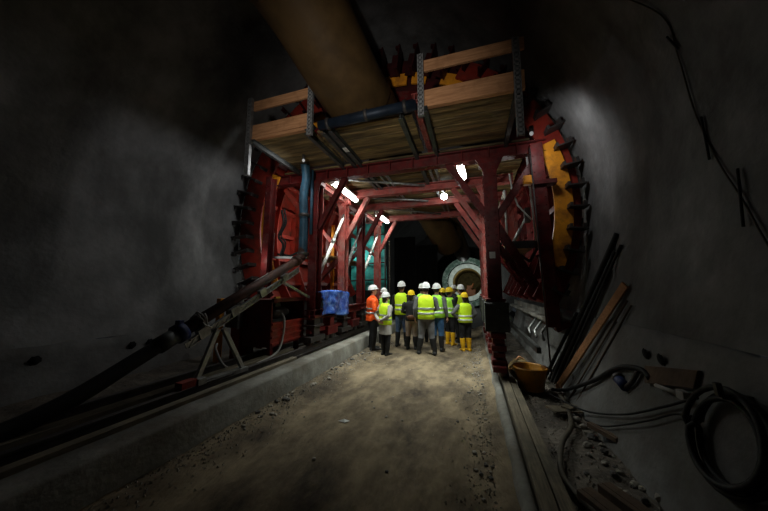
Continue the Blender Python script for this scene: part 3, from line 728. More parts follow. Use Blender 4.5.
# ------------------------------------------------------------------ left side: pump pipe, stand, cabinet, blue pipe, tarpaulin
t = thing('concrete_pipe', (-3.62, 3.0, .6), 'long rusty concrete delivery pipe rising from the floor to the gantry', 'pipe')
a = V((-3.62, 2.72, 1.12)); b = V((-3.6, 5.15, 2.28)); d = b - a
mb = MB(); mb.tube([a, b], .085, 20); mb.build('rising_tube', 'rust', t)
mb = MB(); mb.tube(catmull([a - d * .1, (-3.66, 2.3, .9), (-3.72, 1.7, .6), (-3.8, 1.1, .47), (-3.9, -.5, .45)], 6), .082, 18); mb.build('rubber_hose', 'black', t)
mb = MB(); mb.tube([a - d * .10, a - d * .02], .1, 20); mb.build('coupling', 'greysteel', t)
mb = MB(); mb.tube([a - d * .015, a + d * .025], .125, 20); mb.box(a + V((0, 0, .13)), (.08, .06, .07)); mb.build('clamp', 'bluerub', t)
mb = MB()
for k in (0, 1, 2):
    c0 = a + d * (.1 + .012 * k); lp = []
    n_ = d.normalized(); u = n_.orthogonal().normalized(); w = n_.cross(u)
    for q in range(17): lp.append(c0 + (u * cos(q * pi / 8) + w * sin(q * pi / 8)) * (.1 + .01 * k) + n_ * .02 * sin(q + k))
    mb.tube(lp, .012, 6)
mb.tube([a + d * .1 + V((.1, 0, 0)), a + d * .11 + V((.16, -.05, -.04)), a + d * .12 + V((.13, .06, -.1))], .012, 6)
mb.build('rope_lashing', 'palecoat', t)
mb = MB(); mb.tube(catmull([b, b + d * .06, (-3.6, 5.36, 2.5), (-3.6, 5.38, 2.75)], 4), .09, 18); mb.tube([b - d * .015, b + d * .02], .115, 18); mb.build('elbow', 'rust', t)
# carrier channel and A-frame stand below the pipe
t = thing('pipe_stand', (-3.5, 3.2, .42), 'grey steel trestle with a long sloping channel under the delivery pipe', 'stand')
o_ = V((.1, 0, -.17)); p0 = a + d * .03 + o_; p1 = b - d * .02 + o_
mb = MB()
for k in (-.045, .045): mb.bar(p0 + V((0, 0, k)), p1 + V((0, 0, k)), .05, .014, (0, 0, 1))
n = 26
for k in range(n):
    q0 = p0 + (p1 - p0) * k / n; q1 = p0 + (p1 - p0) * (k + 1) / n
    mb.bar(q0 + V((0, 0, .045 * (1 if k % 2 else -1))), q1 + V((0, 0, -.045 * (1 if k % 2 else -1))), .03, .012)
mb.bar(p0 - d * .02, p1, .012, .07, (0, 0, 1)); mb.build('channel', 'galv', t)
for k in (.08, .3, .55, .8):
    mb = MB(); mb.box(p0 + (p1 - p0) * k + V((.0, 0, .03)), (.07, .16, .13), Matrix.Rotation(.45, 3, 'X')); mb.build('bracket', 'galv', t)
ap = V((-3.48, 3.22, 1.12))
for f in ((-3.46, 2.86, .46), (-3.42, 3.62, .46)):
    mb = MB(); mb.bar(f, ap + V((0, .05 * (1 if f[1] > 3.2 else -1), 0)), .05, .06); mb.build('leg', 'galv', t)
mb = MB(); mb.bar((-3.47, 2.82, .46), (-3.42, 3.68, .46), .1, .06, (0, 0, 1)); mb.box((-3.44, 2.9, .5), (.14, .12, .08)); mb.build('base', 'galv', t)
mb = MB(); mb.box((-3.45, 2.74, .5), (.12, .2, .1)); mb.build('red_shoe', 'red_bright', t)
mb = MB(); mb.bar((-3.5, 4.55, 1.82), (-3.46, 5.45, 1.5), .05, .05); mb.build('side_strut', 'galv', t)
# blue riser
t = thing('blue_pipe', (-3.6, 5.35, 2.4), 'blue pipe rising from the delivery pipe elbow up to the deck', 'pipe')
mb = MB(); mb.tube(catmull([(-3.6, 5.38, 2.4), (-3.6, 5.38, 3.2), (-3.62, 5.36, 3.8), (-3.52, 5.3, 4.15), (-3.5, 5.2, 4.46)], 6), .1, 18); mb.build('tube', 'bluepipe', t)
mb = MB()
for z in (2.42, 3.3): mb.tube([(-3.6, 5.38, z), (-3.6, 5.38, z + .07)], .125, 18)
mb.build('flange', 'darksteel', t)
mb = MB(); mb.tube([(-3.44, 5.42, 2.9), (-3.44, 5.42, 4.4)], .035, 10)
tag(mb.build('blue_hose', 'bluepipe'), 'slim blue hose hanging beside the thick blue pipe', 'hose')
# red cabinet beside the gantry
t = thing('equipment_bin', (-3.75, 4.95, .5), 'red steel equipment bin with open dark upper half below the delivery pipe', 'bin')
x0, x1, y0, y1 = -4.25, -3.6, 4.45, 5.48
mb = MB()
mb.bb(x0, x1, y0, y1, .6, .64); mb.bb(x0, x1, y0, y1, 1.44, 1.48); mb.bb(x0, x0 + .03, y0, y1, .6, 1.48)
for y in (y0, y1): mb.bb(x0, x1, y - .02, y + .02, .6, 1.48)
mb.build('carcass', 'red', t, bevel=.004)
mb = MB(); mb.bb(x1 - .03, x1, y0, y1, .62, 1.05)
for z in (.66, .78, .9, 1.02): mb.bb(x1 - .01, x1 + .025, y0, y1, z - .02, z + .02)
mb.build('side_panel', 'red_bright', t, bevel=.004)
for (y, x) in ((y0 + .1, x1 - .1), (y1 - .1, x1 - .1), (y0 + .1, x0 + .1), (y1 - .1, x0 + .1)):
    mb = MB(); mb.bb(x - .04, x + .04, y - .04, y + .04, .32, .6); mb.build('leg', 'red', t)
mb = MB(); mb.bb(x1 - .02, x1 + .03, y0, y1, 1.43, 1.50); mb.build('top_lip', 'red', t)
mb = MB(); mb.box((-3.56, 4.52, 1.52), (.05, .12, .03)); q = mb.build('sticker', 'labely', t); q['label'] = 'yellow sticker'
t = thing('pump_motor', (-3.9, 4.95, 1.05), 'dark pump motor inside the red equipment bin', 'motor')
mb = MB(); mb.tube([(-3.9, 4.7, 1.2), (-3.9, 5.1, 1.2)], .14, 16); mb.build('body', 'darksteel', t)
mb = MB(); mb.tube([(-3.85, 5.1, 1.2), (-3.85, 5.2, 1.2)], .08, 14); mb.box((-3.85, 4.85, 1.36), (.12, .16, .07)); mb.bb(-4.0, -3.8, 4.72, 5.08, 1.02, 1.08); mb.build('terminal_box', 'greysteel', t)
mb = MB(); mb.tube(catmull([(-3.64, 4.78, 1.2), (-3.55, 4.75, 1.08), (-3.54, 4.72, .8), (-3.55, 4.6, .52), (-3.6, 4.3, .42), (-3.7, 3.9, .38), (-3.85, 3.7, .44), (-3.95, 3.6, .7), (-4.0, 3.65, .8)], 6), .02, 8)
tag(mb.build('drooping_hose', 'palecoat'), 'thin pale hose drooping out of the red equipment bin to the bench', 'hose')
# grey control box by the pipe stand
t = thing('control_box', (-4.35, 4.5, .9), 'dark grey control box with pale frame behind the pipe stand', 'box')
mb = MB(); mb.bb(-4.55, -4.25, 4.3, 4.75, .95, 1.4); mb.build('case', 'darksteel', t, bevel=.01)
mb = MB(); mb.bb(-4.24, -4.22, 4.28, 4.32, .93, 1.42); mb.bb(-4.24, -4.22, 4.73, 4.77, .93, 1.42); mb.bb(-4.24, -4.22, 4.28, 4.77, 1.4, 1.44); mb.build('frame', 'galv', t)
mb = MB(); mb.bb(-4.5, -4.3, 4.4, 4.65, .3, .95); mb.build('pedestal', 'red_bright', t)
mb = MB(); mb.bb(-4.68, -4.58, 4.2, 4.3, .3, 1.5)
tag(mb.build('ochre_upright', 'yellow', bevel=.006), 'short ochre upright beside the dark grey control box', 'post')
# hoses clutter left bay behind column
for i, (pts_, m_, lab) in enumerate((
    ([(-4.3, 5.5, 3.55), (-4.2, 5.45, 3.2), (-4.28, 5.4, 2.9), (-4.15, 5.4, 2.7), (-4.25, 5.45, 2.45)], 'black', 'black cable bundle hanging beside the tall left red post'),
    ([(-4.4, 5.55, 2.5), (-4.1, 5.5, 2.42), (-3.8, 5.5, 2.5), (-3.7, 5.5, 2.3)], 'black', 'black hose looping under the blue pipe'))):
    mb = MB(); mb.tube(catmull(pts_, 6), .028, 8); mb.tube([V(p) + V((.05, .02, .03)) for p in catmull(pts_, 6)], .02, 8)
    tag(mb.build('cable_bundle', m_), lab, 'cable')
mb = MB(); mb.bar((-4.5, 5.5, 2.42), (-3.6, 5.5, 2.38), .07, .05, (0, 0, 1)); mb.bar((-4.5, 5.5, 3.0), (-4.5, 5.5, 2.42), .03, .03)
tag(mb.build('support_bracket', 'galv'), 'pale horizontal support bracket behind the blue pipe', 'bracket')
# red infill panel in left bay
mb = MB(); mb.bb(-4.4, -3.6, 6.2, 6.24, 2.5, 4.0)
for z in (2.7, 3.0, 3.3, 3.6, 3.9): mb.bb(-4.4, -3.6, 6.17, 6.2, z - .025, z + .025)
tag(mb.build('infill_panel', 'red_bright'), 'bright red ribbed steel panel behind the blue pipe', 'panel')
mb = MB(); mb.bb(-4.05, -3.95, 7.5, 7.55, 1.6, 3.6); tag(mb.build('ochre_upright', 'yellow'), 'tall ochre upright seen past the first left column', 'post')
mb = MB(); mb.bb(-4.5, -3.6, 6.6, 9.6, 2.52, 2.57); tag(mb.build('side_plank', 'timber_raw'), 'timber walkway plank in the left side bay behind the props', 'plank')
# tarpaulin hung over the bottom beam between first two columns
mb = MB(); rs = []
for i in range(15):
    v = i / 14; row = []
    for k in range(25):
        u = k / 24; y = 5.62 + 1.5 * u - .03 * sin(v * 3) * (u - .5)
        zt = 1.62 + .03 * sin(u * pi) - .04 * u; zb = 1.06 + .10 * sin(u * 5 + .6) * .5 - .02 * u
        x = XL + .16 + .04 * sin(u * 15 + v * 3) * (.3 + v) + .05 * v + .03 * fbm(u * 5, v * 5)
        row.append(V((x, y, zt + (zb - zt) * v)))
    rs.append(row)
for i in range(3):
    v = i / 2; rs.insert(0, [V((XL + .16 - .16 * (v + .3), p.y, 1.62 + .03 * sin((p.y - 5.72) * 2.3))) for p in rs[0 if i == 0 else 0]]) if i else None
mb.rings(rs, closed=False)
o = mb.build('tarpaulin', 'tarp'); so = o.modifiers.new('solid', 'SOLIDIFY'); so.thickness = .008
tag(o, 'crumpled bright blue tarpaulin hung between the first two left columns', 'tarpaulin')
mb = MB(); mb.bar((XL + .08, 5.65, 1.6), (XL + .08, 7.1, 1.6), .04, .05, (0, 0, 1)); mb.build('hanging_rail', 'red', gantry)
# low feet / rollers of the shell on the left, seen below the tarpaulin
for i, y in enumerate((6.3, 7.7, 9.2)):
    t = thing('roller_bogie', (XL, y, .47), ['red roller bogie on the bench under the blue tarpaulin', 'red roller bogie on the bench beyond the tarpaulin', 'red roller bogie on the bench at the far left columns'][i], 'bogie', 'roller bogies on the left track')
    mb = MB(); mb.bb(XL - .13, XL + .13, y - .25, y + .25, .6, .8); mb.bb(XL - .1, XL + .1, y - .1, y + .1, .8, 1.0); mb.build('housing', 'red', t, bevel=.01)
    for dy in (-.14, .14):
        mb = MB(); mb.tube([(XL - .06, y + dy, .57), (XL + .06, y + dy, .57)], .1, 18); mb.build('wheel', 'darksteel', t)

# ------------------------------------------------------------------ right side clutter
def bars_on_wall(pts, r, name, label, cat, m, group=None):
    mb = MB(); mb.tube(pts, r, 8); tag(mb.build(name, m), label, cat, group)
for i, (bx, by, tx, ty, tz, r, lab) in enumerate((
    (1.28, 5.85, 1.85, 4.42, 2.42, .035, 'dark steel bar leaning on the right wall, reaching highest of the bundle'),
    (1.30, 5.75, 1.83, 4.47, 2.18, .03, 'dark steel bar in the middle of the leaning bundle'),
    (1.26, 5.95, 1.84, 4.6, 2.05, .03, 'dark steel bar at the back of the leaning bundle beside the formwork'),
    (1.33, 5.62, 1.83, 4.30, 2.25, .018, 'thin dark rod at the front of the leaning bundle'),
    (1.2, 6.0, 1.6, 5.35, 1.3, .03, 'short dark bar low in the leaning bundle near the bucket'))):
    mb = MB(); base = V((bx, by, .06)); top = V((tx, ty, tz)); mid = (base + top) / 2 + V((-.03, 0, -.05))
    mb.tube(catmull([base, mid, top], 6), r, 8); tag(mb.build('steel_bar', 'black'), lab, 'bar', 'steel bars leaning on the right wall')
mb = MB(); mb.bar((1.26, 5.45, .06), (1.74, 4.08, 1.74), .10, .03, (1, .3, 0)); tag(mb.build('leaning_plank', 'timber', bevel=.004), 'brown timber plank leaning on the right wall beside the steel bars', 'plank')
for i, (bx, by, tx, ty, tz) in enumerate(((1.34, 5.1, 1.73, 4.05, 1.55), (1.36, 4.9, 1.72, 3.95, 1.5))):
    mb = MB(); mb.tube([(bx, by, .05), (tx, ty, tz)], .011, 6)
    tag(mb.build('thin_rod', 'brick'), ['thin reddish rod leaning just right of the timber plank', 'thin reddish rod leaning on the wall farthest from the timber plank'][i], 'rod', 'thin rods by the plank')
# bucket (mortar tub)
BU = V((.87, 5.42, .03))
t = thing('mortar_tub', tuple(BU), 'round yellow mortar tub standing on the ground beside the timber baulks', 'bucket')
mb = MB(); mb.lathe(BU, [(.18, 0), (.195, .0), (.25, .33), (.275, .335), (.275, .36), (.25, .365), (.235, .34), (.18, .03)], 32, cap0=True, cap1=True); mb.build('shell', 'tub', t)
mb = MB(); mb.lathe(BU + V((0, 0, .22)), [(.02, .05), (.12, .045), (.22, .02)], 28, cap0=True); mb.build('mortar_residue', 'tubein', t)
for s in (-1, 1):
    mb = MB(); mb.tube(catmull([BU + V(q) for q in ((s * .27, -.07, .33), (s * .31, -.05, .3), (s * .31, .05, .3), (s * .27, .07, .33))], 4), .012, 6); mb.build('handle', 'tub', t)
DY = .5
t = thing('cement_sack', (.78, 5.95, 0), 'crumpled pale yellow sack behind the yellow tub', 'sack')
mb = MB(); rs = []
for k in range(9):
    v = k / 8; r = .17 * sin(pi * (.12 + .76 * v)) + .03
    rs.append([V((.78 + r * cos(q * pi / 8) * (1 + .2 * fbm(q, v * 3)), 5.95 + r * .8 * sin(q * pi / 8), .02 + .36 * v + .03 * fbm(q * .7, v * 2, 3))) for q in range(16)])
mb.rings(rs); mb.build('bag', 'timber_raw', t); mb = MB(); mb.tube(catmull([(.72, 5.9, .36), (.78, 5.92, .42), (.86, 5.94, .37)], 5), .02, 6); mb.build('folded_neck', 'timber', t)
# shovel-like trowel board & paper near plank foot
mb = MB(); mb.box((1.12, 4.55, .07), (.42, .2, .02), Matrix.Rotation(.5, 3, 'Z') @ Matrix.Rotation(.1, 3, 'Y')); mb.box((1.2, 4.62, .09), (.2, .12, .02), Matrix.Rotation(.9, 3, 'Z'))
tag(mb.build('broken_board', 'timber_y'), 'broken pale board lying at the foot of the leaning plank', 'board')
# hoses
def hose(name, pts, r, m, label):
    mb = MB(); mb.tube(catmull(pts, 7), r, 10); tag(mb.build(name, m), label, 'hose')
hose('thick_hose', [(1.15, 5.3, .08), (1.3, 5.08, .17), (1.44, 4.42, .51), (1.52, 3.96, .79), (1.54, 3.67, .88), (1.55, 3.47, .9), (1.55, 3.36, .86)], .026, 'black', 'thick dark hose rising from the ground onto the right wall')
hose('ground_hose', [(1.2, 5.1, .07), (1.2, 4.8, .07), (1.08, 4.12, .06), (.88, 3.7, .05), (.77, 3.38, .05), (.7, 3.04, .05), (.74, 2.8, .06), (.86, 2.5, .06)], .026, 'hose_brown', 'muddy hose snaking along the ground beside the timber baulks')
hose('thin_cable', [(1.05, 5.05, .1), (1.3, 4.4, .14), (1.41, 3.64, .41), (1.50, 3.1, .70), (1.53, 2.9, .82), (1.54, 2.75, .9)], .011, 'black', 'thin cable running up the right wall to the coil, higher one')
hose('thin_cable', [(1.25, 4.2, .1), (1.34, 3.9, .17), (1.44, 3.28, .5), (1.5, 2.98, .69), (1.52, 2.8, .75)], .009, 'black', 'thin cable sagging low along the right wall below the other')
t = thing('blue_coupling', (1.5, 3.8, .65), 'small blue hose coupling on the right wall under the thick hose', 'coupling')
mb = MB(); mb.tube([(1.5, 3.86, .70), (1.5, 3.72, .66)], .05, 14); mb.build('body', 'bluerub', t)
mb = MB(); mb.tube([(1.51, 3.9, .71), (1.51, 3.85, .70)], .06, 14); mb.tube(catmull([(1.5, 3.72, .66), (1.52, 3.62, .75), (1.55, 3.55, .88)], 4), .022, 8); mb.build('ring', 'darksteel', t)
# coil of hose hung on the wall
t = thing('hose_coil', (1.55, 2.6, .5), 'large black hose coil hanging on the right wall', 'coil')
pts_ = []
for k in range(4 * 28 + 1):
    a = 2 * pi * k / 28; r = .26 + .03 * sin(k * .13) + .014 * (k / 28); 
    yy = 2.45 + r * cos(a) * .95; zz = .76 + r * sin(a) * .92
    pts_.append(V((XC + half(max(zz, 0)) - .06 - .028 * ((k // 28) % 3), yy, zz)))
mb = MB(); mb.tube(pts_, .019, 8); mb.build('loops', 'black', t)
mb = MB(); mb.bar((1.62, 2.42, 1.02), (1.47, 2.42, 1.02), .03, .03); mb.bar((1.47, 2.42, 1.02), (1.46, 2.42, 1.1), .03, .03); mb.build('hook', 'darksteel', t)
# brown stain board on the wall + bracket lamp box
mb = MB()
bd = [(3.42, .80), (2.83, .94), (2.82, 1.08), (3.47, .95)]
mb.add([(XC + half(z) - .05, y, z) for y, z in bd] + [(XC + half(z) - .022, y, z) for y, z in bd],
       [(0, 1, 2, 3), (7, 6, 5, 4), (0, 4, 5, 1), (1, 5, 6, 2), (2, 6, 7, 3), (3, 7, 4, 0)])
tag(mb.build('wall_board', 'brick', bevel=.004), 'brown timber board fixed to the right wall beside the tie holes', 'board')
t = thing('wall_socket', (1.55, 2.92, .82), 'small pale socket box on the right wall under the brown board', 'box')
mb = MB(); mb.box((1.55, 2.92, .86), (.05, .09, .07)); mb.build('case', 'palecoat', t, bevel=.006)
mb = MB(); mb.tube([(1.545, 2.97, .855), (1.54, 3.25, .83)], .018, 8); mb.build('conduit', 'palecoat', t)
# strip/cable up the right wall
pts_ = [(1.66, 3.3, 4.9), (1.74, 3.02, 4.24), (1.83, 3.04, 3.82), (1.88, 3.02, 3.25), (1.86, 2.83, 2.71), (1.83, 2.63, 2.33), (1.79, 2.46, 2.01), (1.74, 2.2, 1.6)]
mb = MB(); mb.tube(catmull([(XC + half(z) - .015, y, z) for (x, y, z) in pts_], 6), .007, 6)
wc = tag(mb.build('wall_cable', 'hose_brown'), 'thin cable clipped up the dark right wall', 'cable')
for z, y, l in ((3.95, 3.04, .09), (2.95, 2.93, .2), (2.35, 2.64, .22)):
    mb = MB(); mb.tube([(XC + half(z + l) - .02, y + .02, z + l), (XC + half(z - l) - .02, y - .03, z - l)], .009, 8); q = mb.build('tape_wrap', 'black', wc)
# boards and bricks on ground in the right near corner
for i, (c, s, rz, m_, lab) in enumerate((((.88, 2.62, .08), (.14, .4, .08), .5, 'brick', 'reddish timber block lying in the near right corner, closer to the baulks'),
                              ((1.06, 2.74, .08), (.13, .4, .08), .5, 'brick', 'reddish timber block lying in the near right corner, closer to the wall'),
                              ((1.31, 3.85, .13), (.07, .36, .05), .45, 'brick', 'short reddish brown wood offcut on the rubble below the cables'))):
    mb = MB(); mb.box(c, s, Matrix.Rotation(rz, 3, 'Z')); mb.box(V(c) + V((0, 0, s[2] * .5)), (s[0] * .4, s[1] * .98, .012), Matrix.Rotation(rz, 3, 'Z'))
    tag(mb.build('wood_block', m_, bevel=.008), lab, 'block')

# ------------------------------------------------------------------ loose stones
def stone_mesh(seed, r):
    bm = bmesh.new(); bmesh.ops.create_icosphere(bm, subdivisions=2, radius=r)
    for v in bm.verts:
        n_ = noise.noise(v.co * (2.0 / r) * .6 + V((seed * 3.3, 0, 0))); v.co *= 1 + .35 * n_
        v.co.z *= .65
    me = bpy.data.meshes.new('loose_stone'); bm.to_mesh(me); bm.free(); return me
protos = []
for k in range(6):
    me = stone_mesh(k + 1, .045); me.materials.append(M['stone'] if k % 3 else M['stone_dark']); protos.append(me)
def stone(x, y, z, s, k, label, group):
    o = bpy.data.objects.new('loose_stone', protos[k % 6]); COL.objects.link(o); o.location = (x, y, z + .02 * s)
    o.scale = (s, s * random.uniform(.7, 1.2), s); o.rotation_euler = (0, 0, random.uniform(0, 6)); tag(o, label, 'stone', group)
for k in range(60):
    y = 2.6 + 5.2 * random.random() ** .8; x = -2.78 + abs(random.gauss(0, .14)); stone(x, y, path_h(x, y), random.uniform(.3, .9), k, 'small loose stone scattered along the foot of the left kerb', 'stones along the left kerb')
for k in range(45):
    y = random.uniform(2.6, 7.5); x = .12 - abs(random.gauss(0, .14)); stone(x, y, path_h(x, y), random.uniform(.25, .6), k, 'small loose stone scattered beside the right concrete kerb', 'stones along the right kerb')
for k in range(22):
    y = random.uniform(2.6, 7); x = random.uniform(-2.4, -.2); stone(x, y, path_h(x, y), random.uniform(.2, .42), k, 'small loose stone lying in the open dirt path', 'stones on the path')
for k in range(60):
    y = random.uniform(2.2, 4.6); x = 1.22 + random.gauss(0, .11) - .02 * (4.6 - y); x = min(x, 1.38); stone(x, y, side_h(x, y), random.uniform(.4, 1.2), k, 'dark rubble stone heaped along the foot of the right wall', 'rubble along the right wall')
mb = MB(); mb.add([(x, y, path_h(x, y) + dz) for x, y, dz in ((-1.68, 3.40, .012), (-1.58, 3.38, .014), (-1.53, 3.43, .02), (-1.64, 3.45, .016), (-1.61, 3.42, .035))],
                  [(0, 1, 4), (1, 2, 4), (2, 3, 4), (3, 0, 4)])
tag(mb.build('paper_scrap', 'label'), 'pale scrap of paper lying on the dirt path', 'litter')
# gravel
mb = MB()
for k in range(3200):
    side = random.random()
    if side < .5: x = -2.82 + abs(random.gauss(0, .22)); y = random.uniform(1.5, 9.5); z = path_h(x, y)
    elif side < .8: x = .15 - abs(random.gauss(0, .2)); y = random.uniform(1.8, 9.5); z = path_h(x, y)
    else: x = random.uniform(.7, 1.38); y = random.uniform(1.8, 6.5); z = side_h(x, y)
    r = random.uniform(.006, .018); q = random.uniform(0, 6)
    vs = [V((x + r * cos(q + i * 2.1), y + r * sin(q + i * 2.1), z)) for i in range(3)] + [V((x, y, z + r * 1.1))]
    mb.add(vs, [(0, 1, 3), (1, 2, 3), (2, 0, 3)])
g = mb.build('gravel', 'stone', origin=(0, 0, 0)); tag(g, 'fine gravel strewn along both edges of the dirt path', 'gravel'); g['kind'] = 'stuff'

# ------------------------------------------------------------------ people
def lerp_rings(rings, z):
    for a, b in zip(rings, rings[1:]):
        if a[0] <= z <= b[0]:
            u = (z - a[0]) / (b[0] - a[0]); return tuple(a[i] + (b[i] - a[i]) * u for i in range(1, 4))
    return rings[0][1:4] if z < rings[0][0] else rings[-1][1:4]
def hring(z, rx, ry, cy, n=24, p=2.4):
    out = []
    for k in range(n):
        a = 2 * pi * k / n; c, s = cos(a), sin(a)
        out.append(V((rx * (abs(c) ** (2 / p)) * (1 if c >= 0 else -1), cy + ry * (abs(s) ** (2 / p)) * (1 if s >= 0 else -1), z)))
    return out
def hand(mb, w, d, inw, r=1.0, curl=.35):
    """w wrist, d hand direction, inw direction the palm faces"""
    w = V(w); d = V(d).normalized(); n = V(inw); n = (n - d * n.dot(d)).normalized(); s = d.cross(n)
    R = Matrix((s, n, d)).transposed()
    mb.ell(w + d * .055, (.041, .017, .055), 12, 7, R)
    for k, (o, l) in enumerate(((-.030, .070), (-.010, .080), (.010, .076), (.029, .058))):
        b = w + d * .095 + s * o; pts = [b - d * .025, b]; dd = d.copy()
        for q in range(3):
            dd = (dd * cos(curl * (1 + .15 * k)) + n * sin(curl * (1 + .15 * k))).normalized(); b = b + dd * l / 3; pts.append(b)
        mb.tube(pts, [.0105, .0105, .0098, .009, .0075], 8)
    b = w + d * .03 - s * .03; t1 = b + (d * .7 - s * .65 + n * .2).normalized() * .038; t2 = t1 + (d * .9 - s * .15 + n * .4).normalized() * .032
    mb.tube([w + d * .02 - s * .012, b, t1, t2], [.014, .0135, .0115, .009], 8)
ARMS = {  # elbow, wrist for the right side (x>0), arm reference height 1.75 m
    'down': ((.255, -.03, 1.13), (.265, .05, .89)), 'front': ((.27, .0, 1.13), (.10, .24, 1.08)), 'behind': ((.285, -.13, 1.14), (.03, -.225, .99)),
    'akimbo': ((.40, -.06, 1.15), (.215, .03, 1.02)), 'raised': ((.25, .17, 1.22), (.07, .25, 1.45)), 'pocket': ((.29, -.07, 1.14), (.215, .05, .96)),
    'crossed': ((.27, .05, 1.14), (-.02, .22, 1.16))}
def person(label, pos, face, H, helmet, top, legs, boots, vest=None, arms=('down', 'down'), coat=None, girl=False, stripe='stripe', head=0, lean=0, stance=.1, bag=None, step=.0, wide=1.0, zig=False, jstripe=False):
    root = thing('person', (pos[0], pos[1], path_h(pos[0], pos[1]) - .004), label, 'person', 'visitors in helmets standing on the path')
    root['_w'] = (0, 0, 0)
    S = H / 1.75; g_ = .95 if girl else 1.0
    def XF(p):
        u = min(1, max(0, (p.z - 1.40) / .12)); k = (wide * (1 - u) + u) * (g_ * (1 - u) + u) * S
        return V((p.x * k, p.y * k, p.z * S))
    # skeleton
    sx = stance
    legpts = []
    for s in (-1, 1):
        st = step * s
        legpts.append([V((s * .085, 0, .90)), V((s * (.09 + sx * .1), .015 + st * .5, .49)), V((s * (.06 + sx * .55), -.01 + st, .09))])
    armpts = []
    for s, k in ((-1, arms[0]), (1, arms[1])):
        e, w = ARMS[k]
        armpts.append([V((s * .165, 0, 1.405)), V((s * .205, -.005, 1.36)), V((s * e[0], e[1], e[2])), V((s * w[0], w[1], w[2]))])
    torso = [(.84, .13, .095, 0), (.92, .168, .115, -.008), (1.0, .155, .11, -.005), (1.08, .142, .102, 0), (1.2, .155, .11, .0), (1.32, .168, .112, -.005), (1.40, .155, .095, -.012), (1.45, .105, .075, -.01), (1.48, .06, .058, -.005)]
    HR = Matrix.Rotation(head, 3, 'Z')
    # body: one continuous skin
    mb = MB()
    mb.rings([hring(*t) for t in torso])
    mb.tube([(0, -.008, 1.42), (0, .0, 1.5), (0, .012, 1.58)], [.062, .052, .055], 14)
    hd = [(1.522, .022, .03, .055), (1.54, .043, .055, .035), (1.565, .058, .075, .024), (1.60, .068, .088, .017), (1.64, .074, .096, .012), (1.68, .076, .098, .008), (1.715, .067, .086, .004), (1.74, .04, .052, .002), (1.75, .015, .02, 0)]
    mb.rings([[HR @ p for p in hring(*t, 20, 2.1)] for t in hd])
    mb.tube([HR @ V(p) for p in ((0, .100, 1.648), (0, .115, 1.62), (0, .122, 1.603), (0, .105, 1.596))], [.008, .011, .015, .009], 8)
    mb.ell(HR @ V((0, .095, 1.565)), (.024, .012, .012)); mb.ell(HR @ V((0, .085, 1.536)), (.022, .018, .014))
    for s in (-1, 1): mb.ell(HR @ V((s * .076, -.004, 1.622)), (.011, .02, .032))
    for q, s in enumerate((-1, 1)):
        mb.tube(armpts[q][:3] + [armpts[q][2] + (armpts[q][3] - armpts[q][2]) * .35, armpts[q][3]], [.05, .052, .040, .038, .027], 12)
        d = armpts[q][3] - armpts[q][2]; kind = arms[q]
        inw = V((-s, .1, 0)) if kind in ('down', 'pocket', 'akimbo') else (V((0, 1, 0)) if kind == 'behind' else V((0, -1, .2)))
        if kind == 'behind': d = V((-s * .9, 0, -.35))
        hand(mb, armpts[q][3], d, inw)
        mb.tube([legpts[q][0] + V((0, 0, .03)), (legpts[q][0] + legpts[q][1]) / 2, legpts[q][1], legpts[q][1] + (legpts[q][2] - legpts[q][1]) * .35, legpts[q][2]], [.085, .075, .054, .054, .038], 14)
        f = legpts[q][2]; mb.ell(f + V((0, .045, -.04)), (.03, .085, .022))
    body = mb.build('body', 'skin', root, remesh=.009, smoothmod=2, xf=XF)
    for s in (-1, 1):
        mb = MB(); mb.ell(HR @ V((s * .031, .093, 1.642)), (.012, .008, .008), 10, 7); mb.build('eye', 'eye', root, xf=XF)
    mb = MB(); mb.ell(HR @ V((0, .107, 1.568)), (.022, .005, .005), 10, 5); mb.build('mouth', 'mouth', root, xf=XF)
    # hair below the helmet
    mb = MB(); hz = [(1.56 if not girl else 1.50, .05, .045, -.062), (1.60, .079, .082, -.022), (1.65, .083, .1, -.01), (1.70, .082, .1, -.004), (1.74, .06, .07, 0)]
    mb.rings([[HR @ p for p in hring(*t, 20, 2.1)] for t in hz]); mb.build('hair', 'hair', root, xf=XF)
    # helmet
    h0 = 1.675
    mb = MB(); prof = [(1.0, 0), (1.0, .03), (.95, .062), (.8, .095), (.55, .116), (.25, .126), (.04, .128)]
    rs = [[HR @ (V((.108 * r * cos(2 * pi * k / 28), .004 + .132 * r * sin(2 * pi * k / 28), h0 + z + .018 * sin(2 * pi * k / 28) * (1 - z * 7)))) for k in range(28)] for r, z in prof]
    mb.rings(rs, True, True)
    for xx in (-.03, 0, .03):
        mb.tube([HR @ V((xx, .004 + .132 * sin(a) * .97, h0 + .012 + .118 * cos(a))) for a in [(-1.1 + 2.2 * q / 10) for q in range(11)]], .009, 8)
    hm = mb.build('helmet', helmet, root, xf=XF)
    mb = MB(); rs = []
    for rr, dz in ((1.0, .012), (1.12, .0), (1.13, -.006), (1.0, .002)):
        ring = []
        for k in range(28):
            a = 2 * pi * k / 28; ext = 1 + .18 * max(0, sin(a)) ** 2 if rr > 1.05 else 1
            ring.append(HR @ V((.108 * rr * cos(a), .004 + .132 * rr * ext * sin(a), h0 + dz + .018 * sin(a))))
        rs.append(ring)
    rs.append(rs[0]); mb.rings(rs, False, False); mb.build('brim', helmet, hm, xf=XF)
    # upper garment
    gz = .86 if not coat else coat
    gr = [(t[0], t[1] + .022, t[2] + .024, t[3]) for t in torso if t[0] > .9]
    if coat: gr = [(coat, .20 if coat < .75 else .18, .15, -.005), ((coat + .95) / 2, .19, .14, -.006)] + gr
    else: gr = [(gz, .17, .125, -.005)] + gr
    gr = gr[:-1] + [(1.478, .07, .068, -.004), (1.505, .062, .062, 0)]
    mb = MB(); mb.rings([hring(*t) for t in gr])
